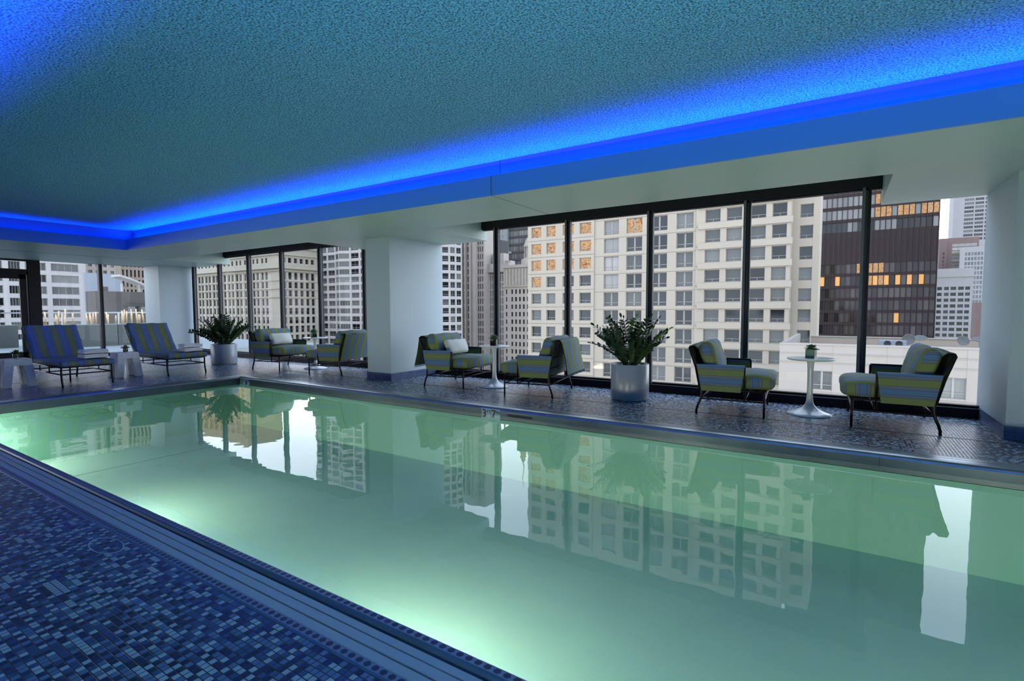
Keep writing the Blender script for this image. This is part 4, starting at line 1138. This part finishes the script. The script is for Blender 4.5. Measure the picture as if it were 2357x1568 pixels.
    b.facade((-220, 81), (-220, 89.8), -59, 55, cols_n(8.8, 7, .45), rows_n(-40, 3.6, 2.6, 26), 'bare', g='cg_dark', rec=.7, depth=8)
    b.facade((-221, 89.8), (-221, 95), -59, 55, cols_n(5.2, 2, .7), rows_n(-40, 3.6, 2.2, 26), 'bare', rec=.4, depth=8); b.done(M['beige2'], 60)
    b = Bld('office_building', 'long low dark grey building with loading openings beyond the terrace')
    b.facade((-90, 29.9), (-90, 42), -59, 4.3, [(3.9, 5.3), (5.6, 6.8), (7.0, 8.1)], [(1.2, 2.1)], 'bare', g='cg_blue', rec=.6, depth=3.6)
    b.box(-90, 33.3, 2.2, -89.5, 38, 2.35); b.box(-92, 31.0, 4.3, -91, 31.8, 5.0); b.done(M['darkgrey'], 3)
    b = Bld('canopy', 'thin curved white roof canopy beyond the terrace')
    b.root['category'] = 'canopy'
    pts = [(42.5, 8.4), (44.1, 7.9), (46, 7.1), (47.7, 6.2)]
    for (a, za), (c, zc) in zip(pts[:-1], pts[1:]):
        b.wall.hexa([(-120, a, za-.35), (-116, a, za-.35), (-116, c, zc-.35), (-120, c, zc-.35)], [(-120, a, za), (-116, a, za), (-116, c, zc), (-120, c, zc)])
    for yy in (43.5, 46.5): b.wall.tube([(-118, yy, -59), (-118, yy, 6.8)], .25, 6)
    b.done(M['white_con'], 0)
    # street, cars
    m = MB(); m.box(-900, 12, -61, 700, 900, -59.5); m.box(-900, -200, -61, -40, 12, -59.5); o = struct(m.build('ground', M['street']))
    for k in range(16):
        t = (k//2+.5)/8 + rnd.uniform(-.02, .02); q = (-4 if k % 2 else 4) + rnd.uniform(-1, 1); x = -250 - 115*t + q*.77; y = 380 + 140*t + q*.63; back = rnd.random() < .5
        paint = rnd.choice(['dark', 'white', 'red'])
        r = thing('car', 'small %s car seen far below on the street, %s showing' % ({'dark': 'black', 'white': 'white', 'red': 'red'}[paint], 'red tail lamps' if back else 'headlamps'), 'car', (x, y, -59.5), radians(125+rnd.uniform(-4, 4)), 'cars on the street far below')
        m = MB(); w = .9
        m.hexa([(-2.2,-w,.3),(2.2,-w,.3),(2.2,w,.3),(-2.2,w,.3)], [(-2.15,-w*.95,.85),(2.15,-w*.95,.8),(2.15,w*.95,.8),(-2.15,w*.95,.85)])
        m.hexa([(-1.5,-w*.9,.84),(1.1,-w*.9,.84),(1.1,w*.9,.84),(-1.5,w*.9,.84)], [(-1.1,-w*.75,1.4),(.5,-w*.75,1.4),(.5,w*.75,1.4),(-1.1,w*.75,1.4)])
        m.build('car_body', M['car_'+paint], r, bevel=.05)
        s = 1 if back else -1
        for sy in (-1, 1):
            m = MB(); m.box(-2.25 if s > 0 else 2.15, sy*.65-.25, .55, -2.15 if s > 0 else 2.25, sy*.65+.25, .8)
            m.build('lamp', M['tail' if back else 'head'], r)
            for xx in (-1.35, 1.35):
                m = MB(); m.lathe([(.34, 0), (.34, .2)], 12); o = m.build('wheel', M['black'], r); o.location = (xx, sy*.8 - (.2 if sy < 0 else 0)*0, .34); o.rotation_euler = (pi/2, 0, 0)
city()

# ------------------------------------------------------------------ light
def area(name, loc, rot, sx, sy, col, power, spread=None):
    l = bpy.data.lights.new(name, 'AREA'); l.shape = 'RECTANGLE'; l.size = sx; l.size_y = sy; l.color = col; l.energy = power
    if spread: l.spread = spread
    o = bpy.data.objects.new(name, l); COL.objects.link(o); o.location = loc; o.rotation_euler = rot; return o
BL = (.0, .05, 1.0)
def cove(name, x0, y0, x1, y1, tilt, pw):
    """light strip lying in the trough, leaning into the room"""
    along_x = abs(x1-x0) > abs(y1-y0); ln = max(abs(x1-x0), abs(y1-y0))
    rot = (pi + tilt, 0, 0) if along_x else (pi, tilt, 0)
    area(name, ((x0+x1)/2, (y0+y1)/2, 2.965), rot, ln if along_x else .05, .05 if along_x else ln, BL, pw*ln)
PW = 28
T = radians(-24)
cove('cove_light', XL, (YL+YW)/2+.02, XLr, (YL+YW)/2+.02, -T, PW)
cove('cove_light', XL, (YLn+YWn)/2-.02, XLr, (YLn+YWn)/2-.02, T, PW*1.5)
cove('cove_light', (XL+XW)/2-.02, YLn, (XL+XW)/2-.02, YL, -T, PW*.28)
cove('cove_light', (XLr+XWr)/2+.02, YLn, (XLr+XWr)/2+.02, YL, T, PW)
# added fill lights behind the camera, cupped to keep them out of window reflections
for x in (-1.2, .8, 3.0, 5.0):
    m = MB(); m.lathe([(.27, 0), (.30, 0), (.30, .2), (.27, .2), (.27, .02), (.01, .02)], 24, 0, (x, -.35, 0)); struct(m.build('fill_light_shield', M['black']))
    l = bpy.data.lights.new('fill_uplight', 'AREA'); l.shape = 'DISK'; l.size = .5; l.energy = 100; l.color = (.46, .82, 1)
    o = bpy.data.objects.new('fill_uplight', l); COL.objects.link(o); o.location = (x, -.35, .06); o.rotation_euler = (pi, 0, 0)
# underwater lamps in the near pool wall
for x in (-9.95, -6.5, -2.35, 1.9, 5.6):
    r = thing('pool_lamp', 'round underwater lamp in the pool wall nearest the foreground', 'lamp', (x, PY0, -.52), 0, 'underwater lamps in the near pool wall')
    m = MB(); m.lathe([(.10, 0), (.10, .012), (.08, .014), (.001, .014)], 24); o = m.build('lens', M['head'], r); o.rotation_euler = (-pi/2, 0, 0)
    l = bpy.data.lights.new('pool_light', 'AREA'); l.shape = 'DISK'; l.size = .36; l.energy = 66; l.spread = radians(165); l.color = (1, .84, .64)
    o = bpy.data.objects.new('pool_light', l); COL.objects.link(o); o.location = (x, PY0+.03, -.5); o.rotation_euler = (radians(68), 0, 0)

# added fill strip by the near pool wall, evens light on the pool floor
area('pool_fill_light', ((PX0+PX1)/2, PY0+.02, -.42), (radians(84), 0, 0), PX1-PX0-.2, .30, (1, .94, .78), 140)
w = bpy.data.worlds.new('sky'); S.world = w; w.use_nodes = True; nt = w.node_tree; nt.nodes.clear()
out = nt.nodes.new('ShaderNodeOutputWorld'); bg = nt.nodes.new('ShaderNodeBackground')
tc = nt.nodes.new('ShaderNodeTexCoord'); sp = nt.nodes.new('ShaderNodeSeparateXYZ'); L(nt, tc.outputs['Generated'], sp.inputs[0])
ns = N(nt, 'TexNoise'); ns.inputs['Scale'].default_value = 3; ns.inputs['Detail'].default_value = 4; L(nt, tc.outputs['Generated'], ns.inputs['Vector'])
zz = math_(nt, 'ADD', sp.outputs[2], math_(nt, 'MULTIPLY', math_(nt, 'SUBTRACT', ns.outputs['Fac'], .5), .25))
L(nt, ramp(nt, zz, [(0, (.93,.94,.97,1)), (.16, (.78,.82,.89,1)), (.42, (.50,.58,.72,1)), (1, (.46,.56,.76,1))]), bg.inputs[0])
bg.inputs[1].default_value = 5.0
L(nt, bg.outputs[0], out.inputs[0])

# ------------------------------------------------------------------ camera and look
cam = bpy.data.cameras.new('camera'); co = bpy.data.objects.new('camera', cam); COL.objects.link(co)
yaw, pitch, roll = radians(32.6156), radians(-3.3399), radians(-.1243)
f = Vector((-sin(yaw)*cos(pitch), cos(yaw)*cos(pitch), sin(pitch))); r = Vector((cos(yaw), sin(yaw), 0)); u = r.cross(f)
r2 = r*cos(roll) + u*sin(roll); u2 = -r*sin(roll) + u*cos(roll)
co.matrix_world = Matrix(((r2.x, u2.x, -f.x, 0), (r2.y, u2.y, -f.y, 0), (r2.z, u2.z, -f.z, 1.35), (0, 0, 0, 1)))
cam.sensor_width = 36; cam.sensor_fit = 'HORIZONTAL'; cam.lens = 36*1179.23/2357; cam.clip_start = .05; cam.clip_end = 3000
S.camera = co
S.view_settings.view_transform = 'Standard'; S.view_settings.look = 'None'; S.view_settings.exposure = 0; S.view_settings.gamma = 1
S.cycles.use_adaptive_sampling = True; S.cycles.adaptive_threshold = .045
S.cycles.max_bounces = 7; S.cycles.diffuse_bounces = 3; S.cycles.glossy_bounces = 4; S.cycles.transparent_max_bounces = 12
S.cycles.caustics_reflective = False; S.cycles.caustics_refractive = False; S.cycles.sample_clamp_indirect = 4
S.cycles.use_denoising = True
